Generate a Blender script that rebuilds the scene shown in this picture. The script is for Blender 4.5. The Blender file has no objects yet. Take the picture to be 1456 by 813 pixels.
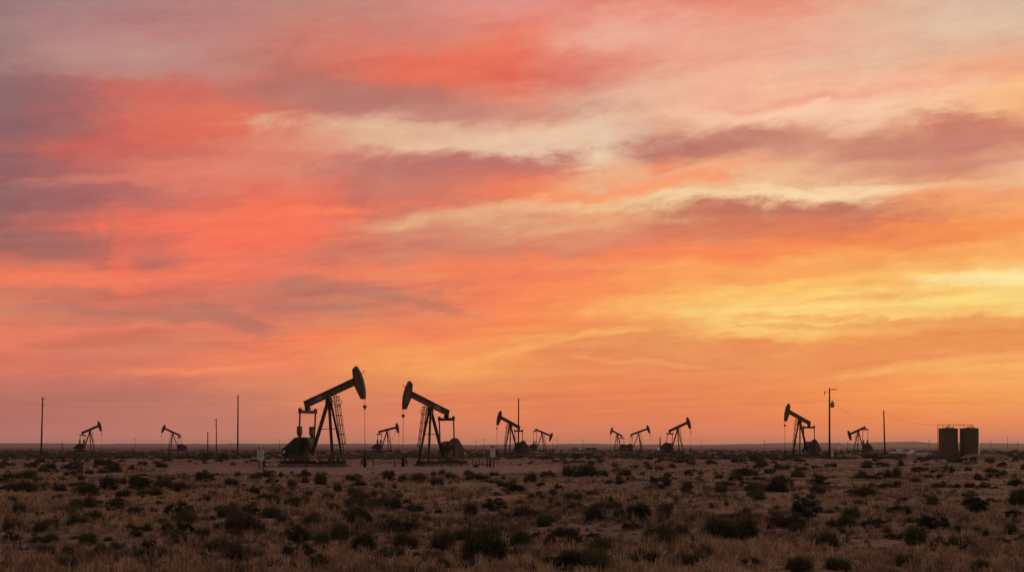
import bpy, math, random
import numpy as np
from mathutils import Vector, Matrix

random.seed(11)
RNG = np.random.default_rng(5)
R = math.radians
F = 1416.0          # focal length in photograph pixels
HZ = 634.0          # horizon row of the photograph
CAM_H = 2.5

scene = bpy.context.scene
col = scene.collection

# ------------------------------------------------------------------ helpers
def at(px, d):
    """ground point at photo column px and distance d"""
    return ((px - 728.0) / F * d, d)

def dist(y):
    return CAM_H * F / (y - HZ)

def z_at(y, d):
    return CAM_H + (HZ - y) / F * d

def smooth(a, b, x):
    t = np.clip((x - a) / (b - a), 0, 1)
    return t * t * (3 - 2 * t)

def gh(x, y):
    """gentle ground relief in front of the well pads, flat further out"""
    x = np.asarray(x, float); y = np.asarray(y, float)
    h = (np.sin(x * .31 + y * .12 + 1.3) + np.sin(y * .42 - x * .17 + .4)
         + .6 * np.sin(x * .77 + y * .55) + .5 * np.sin(x * 1.31 - y * .93 + 2.) + .35 * np.sin(x * 2.3 + y * 1.9 + .7)
         + .3 * np.sin(x * 3.1 - y * 2.7))
    far = .22 * np.sin(x * .045 + 1.) * np.sin(y * .03) * smooth(240, 400, y)
    return .045 * h * (1 - smooth(62, 84, y)) + far

def mix_noise(x, y, s=1.0):
    x = np.asarray(x) * s; y = np.asarray(y) * s
    return (np.sin(x * .21 + 2 * np.sin(y * .13)) + np.sin(y * .31 + 1.7 * np.sin(x * .11 + 1)) +
            .7 * np.sin(x * .63 - y * .47 + 2)) / 2.7

def tag(o, label=None, cat=None, group=None, kind=None):
    if label: o['label'] = label
    if cat: o['category'] = cat
    if group: o['group'] = group
    if kind: o['kind'] = kind
    return o

def empty(name, loc, rz=0.0, sc=1.0):
    o = bpy.data.objects.new(name, None)
    o.empty_display_size = .2
    col.objects.link(o)
    o.location = loc
    o.rotation_euler = (0, 0, rz)
    o.scale = (sc, sc, sc)
    return o

class MB:
    def __init__(self):
        self.v = []; self.f = []; self.s = []
    def add(self, vs, fs, sm=False):
        n = len(self.v)
        self.v += [tuple(p) for p in vs]
        for f in fs:
            self.f.append([i + n for i in f]); self.s.append(sm)
        return self
    def box(self, x0, x1, y0, y1, z0, z1):
        vs = [(x, y, z) for z in (z0, z1) for x, y in ((x0, y0), (x1, y0), (x1, y1), (x0, y1))]
        return self.add(vs, [(3, 2, 1, 0), (4, 5, 6, 7), (0, 1, 5, 4), (1, 2, 6, 5), (2, 3, 7, 6), (3, 0, 4, 7)])
    def bar(self, p, q, w, h=None, up=(0, 0, 1)):
        h = h or w
        p = Vector(p); q = Vector(q); d = (q - p).normalized()
        up = Vector(up)
        if abs(d.dot(up)) > .98: up = Vector((1, 0, 0))
        s = d.cross(up).normalized(); u = s.cross(d).normalized()
        vs = [c + s * (a * w / 2) + u * (b * h / 2) for c in (p, q) for a, b in ((-1, -1), (1, -1), (1, 1), (-1, 1))]
        return self.add(vs, [(0, 1, 2, 3), (7, 6, 5, 4), (0, 4, 5, 1), (1, 5, 6, 2), (2, 6, 7, 3), (3, 7, 4, 0)])
    def cyl(self, p, q, r, r2=None, n=12, caps=True):
        r2 = r if r2 is None else r2
        p = Vector(p); q = Vector(q); d = (q - p).normalized()
        up = Vector((0, 0, 1)) if abs(d.z) < .95 else Vector((1, 0, 0))
        s = d.cross(up).normalized(); u = s.cross(d).normalized()
        vs = []
        for c, rr in ((p, r), (q, r2)):
            for k in range(n):
                a = 2 * math.pi * k / n
                vs.append(c + s * (rr * math.cos(a)) + u * (rr * math.sin(a)))
        self.add(vs, [(k, (k + 1) % n, n + (k + 1) % n, n + k) for k in range(n)], True)
        if caps:
            b = len(self.v) - 2 * n
            self.f.append([b + k for k in range(n - 1, -1, -1)]); self.s.append(False)
            self.f.append([b + n + k for k in range(n)]); self.s.append(False)
        return self
    def tube(self, pts, r, n=6):
        for a, b in zip(pts[:-1], pts[1:]):
            self.cyl(a, b, r, n=n)
        return self
    def prism(self, poly, y0, y1):
        """poly in the xz plane extruded along y"""
        n = len(poly)
        vs = [(x, y0, z) for x, z in poly] + [(x, y1, z) for x, z in poly]
        fs = [list(range(n)), list(range(2 * n - 1, n - 1, -1))]
        fs += [(k, n + k, n + (k + 1) % n, (k + 1) % n) for k in range(n)]
        return self.add(vs, fs)
    def lathe(self, prof, n=48, c=(0, 0)):
        vs = []
        for r, z in prof:
            for k in range(n):
                a = 2 * math.pi * k / n
                vs.append((c[0] + r * math.cos(a), c[1] + r * math.sin(a), z))
        fs = []
        for j in range(len(prof) - 1):
            for k in range(n):
                fs.append((j * n + k, j * n + (k + 1) % n, (j + 1) * n + (k + 1) % n, (j + 1) * n + k))
        return self.add(vs, fs, True)
    def build(self, name, m, parent=None, label=None):
        me = bpy.data.meshes.new(name)
        me.from_pydata(self.v, [], self.f)
        me.polygons.foreach_set('use_smooth', self.s)
        me.materials.append(m)
        me.update()
        o = bpy.data.objects.new(name, me)
        col.objects.link(o)
        if parent: o.parent = parent
        if label: o['label'] = label
        return o

def mesh_np(name, V, faces, m, attr=None, parent=None):
    """faces: list of (n,k) integer arrays"""
    me = bpy.data.meshes.new(name)
    V = np.asarray(V, np.float32)
    me.vertices.add(len(V)); me.vertices.foreach_set('co', V.ravel())
    loops = np.concatenate([f.ravel() for f in faces]).astype(np.int32)
    counts = np.concatenate([np.full(len(f), f.shape[1]) for f in faces])
    starts = np.concatenate([[0], np.cumsum(counts)[:-1]]).astype(np.int32)
    me.loops.add(len(loops)); me.loops.foreach_set('vertex_index', loops)
    me.polygons.add(len(counts)); me.polygons.foreach_set('loop_start', starts)
    if attr is not None:
        a = me.attributes.new('tint', 'FLOAT', 'POINT')
        a.data.foreach_set('value', np.asarray(attr, np.float32))
    me.materials.append(m)
    me.update(calc_edges=True)
    o = bpy.data.objects.new(name, me)
    if parent is not False:
        col.objects.link(o)
        if parent: o.parent = parent
    return o

# ------------------------------------------------------------------ materials
def mat(name, c, rough=.8, metal=0.0, var=.25, scale=3.0, c2=None, bump=0.0, spec=.3):
    m = bpy.data.materials.new(name); m.use_nodes = True
    nt = m.node_tree; b = nt.nodes['Principled BSDF']
    b.inputs['Roughness'].default_value = rough; b.inputs['Metallic'].default_value = metal
    b.inputs['Specular IOR Level'].default_value = spec
    tc = nt.nodes.new('ShaderNodeTexCoord'); no = nt.nodes.new('ShaderNodeTexNoise')
    no.inputs['Scale'].default_value = scale; no.inputs['Detail'].default_value = 5
    no.inputs['Roughness'].default_value = .65
    nt.links.new(tc.outputs['Object'], no.inputs['Vector'])
    rp = nt.nodes.new('ShaderNodeValToRGB')
    c2 = c2 or tuple(x * (1 - var) for x in c)
    rp.color_ramp.elements[0].position = .35; rp.color_ramp.elements[1].position = .65
    rp.color_ramp.elements[0].color = (*c2, 1); rp.color_ramp.elements[1].color = (*c, 1)
    nt.links.new(no.outputs['Fac'], rp.inputs['Fac'])
    nt.links.new(rp.outputs['Color'], b.inputs['Base Color'])
    if bump:
        bm = nt.nodes.new('ShaderNodeBump'); bm.inputs['Distance'].default_value = bump
        nt.links.new(no.outputs['Fac'], bm.inputs['Height']); nt.links.new(bm.outputs['Normal'], b.inputs['Normal'])
    return m

M = {
    'tan2': mat('dark_tan_machinery_paint', (.085, .058, .036), .6, c2=(.035, .02, .014), scale=1.5),
    'tan': mat('tan_oilfield_paint', (.155, .105, .06), .6, c2=(.07, .036, .02), scale=1.2),
    'dark': mat('dark_weathered_steel', (.034, .022, .016), .6, c2=(.02, .011, .008), scale=2),
    'black': mat('black_guard_paint', (.010, .02, .018), .6),
    'rust': mat('rusty_steel', (.11, .045, .022), .8, c2=(.05, .025, .016), scale=4),
    'red': mat('red_paint', (.35, .03, .02), .6),
    'white': mat('white_paint', (.55, .53, .5), .5, var=.15),
    'galv': mat('galvanised_steel', (.42, .38, .36), .45, .3, var=.2),
    'grey': mat('grey_paint', (.22, .21, .2), .6),
    'olive': mat('olive_shed_paint', (.10, .10, .07), .7),
    'wood': mat('creosoted_wood', (.05, .018, .022), .9, c2=(.010, .010, .011), scale=6),
    'wire': mat('wire_metal', (.05, .04, .04), .6),
    'tank': mat('tank_brown_paint', (.105, .07, .04), .5, c2=(.08, .05, .028), scale=.5, spec=.4),
    'concrete': mat('concrete', (.22, .18, .155), .9, c2=(.12, .09, .075), scale=2, bump=.02),
    'glass': mat('dark_glass', (.03, .03, .04), .1, spec=.6),
    'rubber': mat('rubber', (.02, .02, .02), .8),
    'silver': mat('silver_paint', (.5, .48, .5), .25, .4, var=.1),
    'bark': mat('shrub_bark', (.07, .05, .04), .9),
    'label_ink': mat('sign_ink', (.04, .035, .035), .7),
}

def tint_mat(name, stops, rough=.85, trans=.0):
    m = bpy.data.materials.new(name); m.use_nodes = True
    nt = m.node_tree; b = nt.nodes['Principled BSDF']
    b.inputs['Roughness'].default_value = rough; b.inputs['Specular IOR Level'].default_value = .12
    at_ = nt.nodes.new('ShaderNodeAttribute'); at_.attribute_name = 'tint'
    rp = nt.nodes.new('ShaderNodeValToRGB'); cr = rp.color_ramp
    cr.elements[0].position = 0; cr.elements[0].color = (*stops[0], 1)
    cr.elements[1].position = 1; cr.elements[1].color = (*stops[-1], 1)
    for i, s in enumerate(stops[1:-1], 1):
        e = cr.elements.new(i / (len(stops) - 1)); e.color = (*s, 1)
    nt.links.new(at_.outputs['Fac'], rp.inputs['Fac'])
    # each copy of a plant gets its own slight shift of brightness
    oi = nt.nodes.new('ShaderNodeObjectInfo'); mr = nt.nodes.new('ShaderNodeMapRange')
    mr.inputs['To Min'].default_value = .75; mr.inputs['To Max'].default_value = 1.25
    nt.links.new(oi.outputs['Random'], mr.inputs['Value'])
    mx = nt.nodes.new('ShaderNodeVectorMath'); mx.operation = 'SCALE'
    nt.links.new(rp.outputs['Color'], mx.inputs[0]); nt.links.new(mr.outputs['Result'], mx.inputs['Scale'])
    nt.links.new(mx.outputs['Vector'], b.inputs['Base Color'])
    return m

M['grass'] = tint_mat('dry_grass', [(.085, .056, .044), (.19, .12, .082), (.35, .218, .14), (.49, .315, .185), (.58, .40, .235)])
M['creo'] = tint_mat('dark_evergreen_leaves', [(.024, .025, .014), (.047, .047, .023), (.08, .074, .036)])
M['rabbit'] = tint_mat('olive_brush_stems', [(.05, .042, .026), (.085, .075, .035), (.13, .115, .045)])
M['green'] = tint_mat('green_brush_stems', [(.035, .038, .016), (.075, .08, .025), (.13, .125, .04)])
M['brush'] = tint_mat('grey_brown_twigs', [(.055, .038, .03), (.10, .068, .05), (.14, .095, .068)])
M['yucca'] = tint_mat('yucca_leaves', [(.04, .04, .02), (.08, .075, .035), (.12, .10, .05)])

def ground_mat():
    m = bpy.data.materials.new('dry_plain_soil'); m.use_nodes = True
    nt = m.node_tree; N = nt.nodes; L = nt.links; b = N['Principled BSDF']
    b.inputs['Roughness'].default_value = .95; b.inputs['Specular IOR Level'].default_value = .1
    g = N.new('ShaderNodeNewGeometry')
    def noise(sc, det=6, sx=1, sy=1):
        mp = N.new('ShaderNodeMapping'); mp.inputs['Scale'].default_value = (sx, sy, 1)
        L.new(g.outputs['Position'], mp.inputs['Vector'])
        n = N.new('ShaderNodeTexNoise'); n.inputs['Scale'].default_value = sc; n.inputs['Detail'].default_value = det
        n.inputs['Roughness'].default_value = .65
        L.new(mp.outputs['Vector'], n.inputs['Vector']); return n.outputs['Fac']
    def ramp(f, a, c):
        r = N.new('ShaderNodeValToRGB'); e = r.color_ramp.elements
        e[0].position, e[1].position = a; e[0].color = (*c[0], 1); e[1].color = (*c[1], 1)
        L.new(f, r.inputs['Fac']); return r.outputs['Color']
    def mix(f, a, b_):
        x = N.new('ShaderNodeMix'); x.data_type = 'RGBA'
        L.new(f, x.inputs['Factor']); L.new(a, x.inputs['A']); L.new(b_, x.inputs['B']); return x.outputs['Result']
    c1 = ramp(noise(3.5), (.3, .7), ((.15, .094, .070), (.28, .178, .134)))
    c2 = ramp(noise(1.7), (.3, .7), ((.09, .062, .045), (.20, .128, .092)))
    big = ramp(noise(.09, 5), (.42, .6), ((0, 0, 0), (1, 1, 1)))
    c = mix(big, c1, c2)
    # brown belts of the far plain, with the haze's purple put into the colour
    c3 = ramp(noise(.004, 6, .35, 1), (.35, .65), ((.085, .048, .046), (.15, .085, .074)))
    sp = N.new('ShaderNodeSeparateXYZ'); L.new(g.outputs['Position'], sp.inputs[0])
    mr = N.new('ShaderNodeMapRange'); mr.inputs['From Min'].default_value = 95; mr.inputs['From Max'].default_value = 320
    L.new(sp.outputs['Y'], mr.inputs['Value'])
    c = mix(mr.outputs['Result'], c, c3)
    L.new(c, b.inputs['Base Color'])
    bm = N.new('ShaderNodeBump'); bm.inputs['Distance'].default_value = .12; bm.inputs['Strength'].default_value = .8
    L.new(noise(5, 8), bm.inputs['Height']); L.new(bm.outputs['Normal'], b.inputs['Normal'])
    return m
M['ground'] = ground_mat()
M['caliche'] = mat('caliche_gravel', (.185, .122, .105), .95, c2=(.10, .066, .055), scale=.5, bump=.02)
M['track'] = mat('damp_wheel_track', (.16, .10, .08), .95, c2=(.12, .07, .055), scale=1.3)
M['berm'] = mat('berm_soil', (.17, .10, .072), .95, c2=(.11, .062, .045), scale=1.5, bump=.08)

# ------------------------------------------------------------------ terrain
def axis(fine0, fine1, step, lo, hi, g=1.25):
    a = list(np.arange(fine0, fine1 + step, step))
    s = step
    while a[-1] < hi:
        s *= g; a.append(min(a[-1] + s, hi))
    s = step
    while a[0] > lo:
        s *= g; a.insert(0, max(a[0] - s, lo))
    return np.array(a)

xs = axis(-46, 46, .6, -7600, 7600); ys = axis(8, 90, .5, -900, 6800)
X, Y = np.meshgrid(xs, ys)
Z = gh(X, Y)
nx, ny = len(xs), len(ys)
idx = np.arange(nx * ny).reshape(ny, nx)
q = np.stack([idx[:-1, :-1], idx[:-1, 1:], idx[1:, 1:], idx[1:, :-1]], -1).reshape(-1, 4)
g = mesh_np('ground', np.stack([X, Y, Z], -1).reshape(-1, 3), [q], M['ground'])
g.data.polygons.foreach_set('use_smooth', np.ones(len(q), bool))
tag(g, kind='structure')

# far ridge / low mesa line
def ridge():
    bx = np.linspace(-7000, 7000, 561)
    prof = []
    for x in bx:
        px = x / 4200 * F + 728
        top = 631.2
        top -= 1.7 * smooth(1060, 1200, px) * (1 - .5 * smooth(1330, 1420, px))
        top -= 1.0 * (1 - smooth(30, 210, px)) + .9 * smooth(300, 350, px) * (1 - smooth(440, 520, px))
        top += .5 * math.sin(px * .021) + .35 * math.sin(px * .057 + 1) + .2 * math.sin(px * .17)
        for c, w, h in ((1292, 5, 2.2), (1310, 4, 1.0), (331, 5, 1.2), (352, 4, .9), (38, 7, 1.0), (1226, 10, 1.0), (1260, 8, .8), (75, 4, .8)):
            top -= h * math.exp(-((px - c) / w) ** 2)
        prof.append(CAM_H + (HZ - top) / F * 4200)
    prof = np.array(prof)
    rows = [(3000, -.4, 0), (3300, .0, .18), (3600, 0, .42), (3900, 0, .75), (4200, 0, 1.0), (4700, 0, .97), (5600, -.4, 0)]
    V = []
    for d, off, k in rows:
        wob = 60 * np.sin(bx * .004 + d * .01)
        V.append(np.stack([bx, d + wob, off + prof * k * (1 + (0 if k in (0, 1.0) else .12) * np.sin(bx * .011 + d))], -1))
    V = np.concatenate(V); n = len(bx); i = np.arange(len(rows) * n).reshape(len(rows), n)
    q = np.stack([i[:-1, :-1], i[:-1, 1:], i[1:, 1:], i[1:, :-1]], -1).reshape(-1, 4)
    o = mesh_np('hills', V, [q], M['ridge']); o.data.polygons.foreach_set('use_smooth', np.ones(len(q), bool))
    tag(o, kind='structure')
M['ridge'] = mat('ridge_soil', (.10, .06, .056), .95, c2=(.07, .042, .04), scale=.01)
ridge()

# caliche pad under the two near pumpjacks and the road running off it
def sheet(name, outline, z, m, rough_edge=.5):
    pts = []
    n = len(outline)
    for k in range(n):
        a = np.array(outline[k]); b = np.array(outline[(k + 1) % n])
        steps = max(2, int(np.linalg.norm(b - a) / 1.2))
        for s in range(steps):
            p = a + (b - a) * s / steps
            w = rough_edge * math.sin(p[0] * .9 + p[1] * 1.7) + rough_edge * .6 * math.sin(p[0] * 2.3 - p[1])
            pts.append((p[0], p[1] + w, z))
    me = bpy.data.meshes.new(name)
    me.from_pydata(pts, [], [list(range(len(pts)))])
    me.materials.append(m)
    o = bpy.data.objects.new(name, me); col.objects.link(o)
    return tag(o, kind='structure')

def P(px, y):
    d = dist(y); return at(px, d)
sheet('gravel_pad', [P(215, 669), P(330, 673), P(420, 675), P(560, 676), P(700, 672.5), P(790, 671), P(835, 669), P(800, 665.5), P(745, 664),
                     P(700, 661.5), P(640, 660.5), P(560, 660.5), P(480, 660), P(400, 661.5), P(340, 664), P(250, 666), P(120, 667.4), P(120, 668.8)], .012, M['caliche'])
sheet('access_road', [P(825, 668.3), P(1010, 667), P(1200, 662.5), P(1330, 658.5), P(1330, 657.2), P(1200, 660.5), P(1010, 664), P(825, 665.8)], .008, M['caliche'], .3)
sheet('wheel_track', [P(430, 669.0), P(560, 668.6), P(680, 668.2), P(680, 667.4), P(560, 667.6), P(430, 668.1)], .018, M['track'], .15)
sheet('tank_pad', [P(1130, 653.2), P(1240, 653.2), P(1240, 650.6), P(1120, 650.6)], .012, M['caliche'], .3)

def mound(name, px, d, w, depth, h, m):
    n, k = 40, 14
    cx, cy = at(px, d)
    V = []
    for j in range(k + 1):
        for i in range(n + 1):
            u = i / n * 2 - 1; v = j / k * 2 - 1
            r = min(1, (abs(u) ** 3.2 + abs(v) ** 2.2))
            z = h * (1 - r) ** .8 * (1 + .10 * math.sin(u * 9 + v * 4) + .05 * math.sin(u * 23)) if r < 1 else 0
            V.append((cx + u * w / 2, cy + v * depth / 2, z - .02))
    i = np.arange((k + 1) * (n + 1)).reshape(k + 1, n + 1)
    q = np.stack([i[:-1, :-1], i[:-1, 1:], i[1:, 1:], i[1:, :-1]], -1).reshape(-1, 4)
    o = mesh_np(name, V, [q], m); o.data.polygons.foreach_set('use_smooth', np.ones(len(q), bool))
    tag(o, kind='structure')
mound('earth_mound', 1402, 186, 10.4, 6, 1.05, M['berm'])
mound('earth_bank', 1308, 196, 6.6, 4, .78, M['berm'])
mound('spoil_heap', 1206, 216, 6.0, 4, .7, M['berm'])

# ------------------------------------------------------------------ pumpjack
PIV = 8.6
RAD = 5.45

def rot2(x, z, t):
    return x * math.cos(t) - z * math.sin(t), x * math.sin(t) + z * math.cos(t)

def pumpjack(px, d, facing, yaw, tilt, label, scale=1.0, up=False, guard=1.05, near=False, hose=False,
             weights='block', base='dark', plate=False):
    """facing 1 = horsehead to the right of the photo, -1 = to the left"""
    x, y = at(px, d)
    rz = (-R(yaw) if facing > 0 else math.pi + R(yaw)) - math.atan((px - 728) / F)   # yaw is measured from the line of sight
    s = -1 if facing > 0 else 1           # local side that faces the camera
    root = empty('pumpjack', (x, y, 0), rz, scale)
    tag(root, label, 'pumpjack', 'pumpjacks spread over the plain')
    t = R(tilt)
    def W(bx, bz, yy=0):                 # beam frame to local frame
        a, b = rot2(bx, bz, t); return (a, yy, PIV + b)
    body = M[base]
    dk = M['dark']
    # skid and concrete base
    m = MB()
    for yy in (-.85, .85):
        m.box(-7.1, 2.0, yy - .17, yy + .17, .28, .34); m.box(-7.1, 2.0, yy - .17, yy + .17, .66, .72)
        m.box(-7.1, 2.0, yy - .04, yy + .04, .34, .66)
    for xx in (-6.8, -5.2, -3.9, -2.4, -.6, 1.2):
        m.box(xx - .1, xx + .1, -.81, .81, .34, .64)
    m.build('skid', dk, root)
    m = MB().box(-5.4, 2.3, -1.15, 1.15, -.05, .28); m.box(-7.4, -5.4, -1.0, 1.0, -.05, .275)
    m.build('foundation', M['concrete'], root)
    # samson post
    for yy in (-1.0, 1.0):
        MB().bar((.12, yy * .16, 7.98), (1.42, yy, .72), .30, .26).build('leg', dk, root)
    MB().bar((-.15, 0, 7.98), (-2.95, 0, .72), .36, .3).build('leg', dk, root)
    for zz in (2.6, 4.6, 6.3):
        f = (7.98 - zz) / 7.26; xx = .12 + 1.3 * f; hw = .16 + .84 * f
        m = MB().bar((xx, -hw, zz), (xx, hw, zz), .09, .09)
        if zz == 4.6: m.bar((xx, 0, zz), (-.15 - 2.8 * f, 0, zz), .08, .08)
        m.build('cross_brace', dk, root)
    m = MB().box(-.42, .42, -.34, .34, 7.86, 8.0)
    m.prism([(-.34, 8.0), (.34, 8.0), (.2, 8.5), (-.2, 8.5)], -.30, .30); m.cyl((0, -.42, 8.34), (0, .42, 8.34), .2, n=14)
    m.build('centre_bearing', dk, root)
    # ladder with safety cage, on the horsehead side of the post
    m = MB()
    L0, L1 = Vector((2.45, 0, .1)), Vector((.85, 0, 8.9))
    for yy in (-.24, .24):
        m.bar(L0 + Vector((0, yy, 0)), L1 + Vector((0, yy, 0)), .075)
    for k in range(1, 27):
        p = L0.lerp(L1, k / 27); m.bar(p + Vector((0, -.24, 0)), p + Vector((0, .24, 0)), .05)
    lad = m.build('ladder', dk, root)
    if near or d < 300:
        m = MB()
        dirn = (L1 - L0).normalized(); outv = Vector((dirn.z, 0, -dirn.x))
        rings = []
        for k in range(6):
            p = L0.lerp(L1, .30 + .13 * k); ring = []
            for j in range(9):
                a = math.pi * j / 8
                ring.append(p + Vector((0, .36 * math.cos(a), 0)) + outv * (.62 * math.sin(a)))
            m.tube(ring, .035, 5); rings.append(ring)
        for j in (1, 3, 5, 7):
            m.tube([r_[j] for r_ in rings], .03, 5)
        m.build('safety_cage', dk, lad)
        m = MB()
        m.box(.1, 1.5, .35 * -s - .25, .35 * -s + .25, 7.55, 7.6)
        for xx in (.1, 1.5): m.bar((xx, .6 * -s, 7.6), (xx, .6 * -s, 8.1), .04)
        m.bar((.1, .6 * -s, 8.1), (1.5, .6 * -s, 8.1), .04)
        m.build('platform', dk, root)
    # walking beam (I section)
    m = MB()
    bx0, bx1 = -3.95, 4.35
    def slab(x0, x1, z0, z1, hw):
        m.add([W(a, b, yy) for yy in (-hw, hw) for a, b in ((x0, z0), (x1, z0), (x1, z1), (x0, z1))],
              [(0, 1, 2, 3), (7, 6, 5, 4), (0, 4, 5, 1), (1, 5, 6, 2), (2, 6, 7, 3), (3, 7, 4, 0)])
    slab(bx0, bx1, -.09, -.02, .21); slab(bx0, bx1, .67, .74, .21); slab(bx0, bx1, -.02, .67, .05)
    for xx in (-3.9, -2.6, -.35, .35, 2.2, 4.0): slab(xx, xx + .05, -.02, .67, .19)
    m.build('walking_beam', body, root)
    if plate:
        m2 = MB(); yy = s * .062
        m2.add([W(a, b, y2) for y2 in (yy, yy + s * .02) for a, b in ((-1.95, .12), (-1.0, .12), (-1.0, .52), (-1.95, .52))],
               [(0, 1, 2, 3), (7, 6, 5, 4), (0, 4, 5, 1), (1, 5, 6, 2), (2, 6, 7, 3), (3, 7, 4, 0)])
        pl = m2.build('name_plate', M['galv'], root)
        m2 = MB(); yy = s * .085
        for k in range(5):
            a0 = -1.85 + k * .16
            m2.add([W(a, b, y2) for y2 in (yy, yy + s * .01) for a, b in ((a0, .24), (a0 + .09, .24), (a0 + .09, .41), (a0, .41))],
                   [(0, 1, 2, 3), (7, 6, 5, 4), (0, 4, 5, 1), (1, 5, 6, 2), (2, 6, 7, 3), (3, 7, 4, 0)])
        m2.build('lettering', M['label_ink'], pl)
    # horsehead: arc about the pivot
    half = R(22.5)
    arc = [(RAD * math.cos(a), RAD * math.sin(a)) for a in np.linspace(-half, half, 15)]
    cen = -.02                                  # the head sits slightly above the beam axis angle
    arc = [rot2(a, b, cen) for a, b in arc]
    def pol(r_, a): return (r_ * math.cos(a + cen), r_ * math.sin(a + cen))
    back = [pol(RAD - .42, half), pol(RAD - .62, half * .93), pol(RAD - 1.15, R(5)), pol(RAD - 1.15, R(-4)), pol(RAD - .36, -half)]
    poly = arc + back
    m = MB()
    lp = [rot2(a, b, t) for a, b in poly]; lp = [(a, PIV + b) for a, b in lp]
    m.prism(lp, -.16, .16)
    m.build('horsehead', body, root)
    # rolled front plate and rim
    m = MB()
    outer = [rot2(*pol(RAD + .03, a), t) for a in np.linspace(-half, half, 15)]
    inner = [rot2(*pol(RAD - .05, a), t) for a in np.linspace(-half, half, 15)]
    pr = [(a, PIV + b) for a, b in outer] + [(a, PIV + b) for a, b in inner[::-1]]
    m.prism(pr, -.27, .27)
    bk = [rot2(*p, t) for p in back]
    for a, b in zip(bk[:-1], bk[1:]):
        m.bar((a[0], 0, PIV + a[1]), (b[0], 0, PIV + b[1]), .44, .07)
    m.build('head_rim', dk, root)
    m = MB().bar(W(RAD - .1, .75, 0), W(RAD + .7, 1.05, 0), .06); m.bar(W(RAD - .7, .6, 0), W(RAD - .08, .75, 0), .08)
    m.build('head_latch', dk, root)
    # bridle, carrier bar, polished rod
    low = rot2(*pol(RAD + .06, -half), t)
    zb = PIV + low[1]; xw = RAD + .06
    m = MB()
    for yy in (-.13, .13):
        pts = [rot2(*pol(RAD + .06, a), t) for a in np.linspace(half * .8, -half, 12)]
        pts = [(a, yy, PIV + b) for a, b in pts if b > -.05 or True]
        zc = zb - .75
        m.tube(pts + [(xw, yy, min(zb - .1, PIV)), (xw, yy, zc)], .02, 5)
    m.build('bridle', M['galv'], root)
    m = MB().box(xw - .14, xw + .14, -.19, .19, zb - 1.0, zb - .72); m.cyl((xw, 0, zb - 1.2), (xw, 0, zb - 1.0), .12, n=10)
    m.build('carrier_bar', dk, root)
    MB().cyl((xw, 0, 1.7), (xw, 0, zb - 1.0), .035, n=8).build('polished_rod', M['galv'] if near else dk, root)
    # tail bearing, equaliser, pitmans, cranks
    tx, _, tz = W(-3.72, -.5)
    m = MB(); a = W(-3.72, -.04); m.bar(a, (tx, 0, tz + .02), .5, .42); m.cyl((tx, -.34, tz + .25), (tx, .34, tz + .25), .2, n=12)
    m.build('tail_bearing', dk, root)
    ez = tz - .18
    m = MB().box(tx - .2, tx + .2, -1.52, 1.52, ez - .22, ez + .2)
    for yy in (-1.42, 1.42): m.box(tx - .16, tx + .16, yy - .14, yy + .14, ez + .2, ez + .42)
    m.build('equalizer', dk, root)
    CX, CZ, rr, LP = -3.65, 2.75, 1.1, 5.35
    best = min((abs(math.hypot(tx - CX - rr * math.cos(a), ez - CZ - rr * math.sin(a)) - LP), a) for a in np.linspace(-math.pi / 2 - .0, math.pi / 2, 120))
    pa = best[1]
    pin = (CX + rr * math.cos(pa), CZ + rr * math.sin(pa))
    wa = pa if not up else (math.pi / 2 + .04)
    for yy in (-1, 1):
        m = MB().bar((pin[0], yy * 1.42, pin[1]), (tx, yy * 1.42, ez), .13, .16)
        m.cyl((pin[0], yy * 1.3, pin[1]), (pin[0], yy * 1.54, pin[1]), .2, n=12)
        m.build('pitman_arm', dk, root)
        ca = (math.cos(wa), math.sin(wa))
        m = MB().bar((CX, yy * 1.13, CZ), (CX + 2.0 * ca[0], yy * 1.13, CZ + 2.0 * ca[1]), .18, .42, up=(0, 0, 1))
        m.bar((CX, yy * 1.13, CZ), (pin[0], yy * 1.13, pin[1]), .17, .4)
        m.cyl((CX, yy * 1.0, CZ), (CX, yy * 1.27, CZ), .32, n=14)
        cr = m.build('crank_arm', dk, root)
        m = MB()
        if up:
            for sd in (-1, 1):
                p0 = Vector((CX + 1.15 * ca[0] + sd * .16 * -ca[1], yy * 1.13, CZ + 1.15 * ca[1] + sd * .16 * ca[0]))
                p1 = Vector((CX + 2.2 * ca[0] + sd * .13 * -ca[1], yy * 1.13, CZ + 2.2 * ca[1] + sd * .13 * ca[0]))
                m.bar(p0, p1, .34, .3)
        else:
            pl = []
            for a in np.linspace(-.95, .95, 12):
                pl.append((CX + 1.95 * math.cos(wa + a * .75), CZ + 1.95 * math.sin(wa + a * .75)))
            pl += [(CX + .6 * math.cos(wa + .9), CZ + .6 * math.sin(wa + .9)), (CX + .6 * math.cos(wa - .9), CZ + .6 * math.sin(wa - .9))]
            pl = [(a, max(b, .95)) for a, b in pl]
            m.prism(pl, yy * 1.13 - .16, yy * 1.13 + .16)
        m.build('counterweight', body if near else dk, cr)
    # gear reducer on its pedestal
    m = MB().prism([(-5.05, .73), (-2.35, .73), (-2.75, 1.95), (-4.6, 1.95)], -.72, .72)
    m.build('pedestal', body, root)
    m = MB().prism([(-4.75, 1.96), (-2.65, 1.96), (-2.6, 2.9), (-2.95, 3.45), (-3.6, 3.62), (-4.4, 3.5), (-4.8, 3.0)], -.58, .58)
    m.box(-4.9, -2.5, -.66, .66, 2.62, 2.74)
    gb = m.build('gear_reducer', body if d > 200 else M['tan2'], root)
    if near: MB().box(-4.5, -4.1, s * .585 , s * .60, 2.95, 3.3).build('brake_plate', M['red'], gb)
    # belt guard down to the motor
    big, small = (-4.35, 2.55 + (guard - 1.05) * .4), (-6.35, 1.75)
    pl = []
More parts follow.
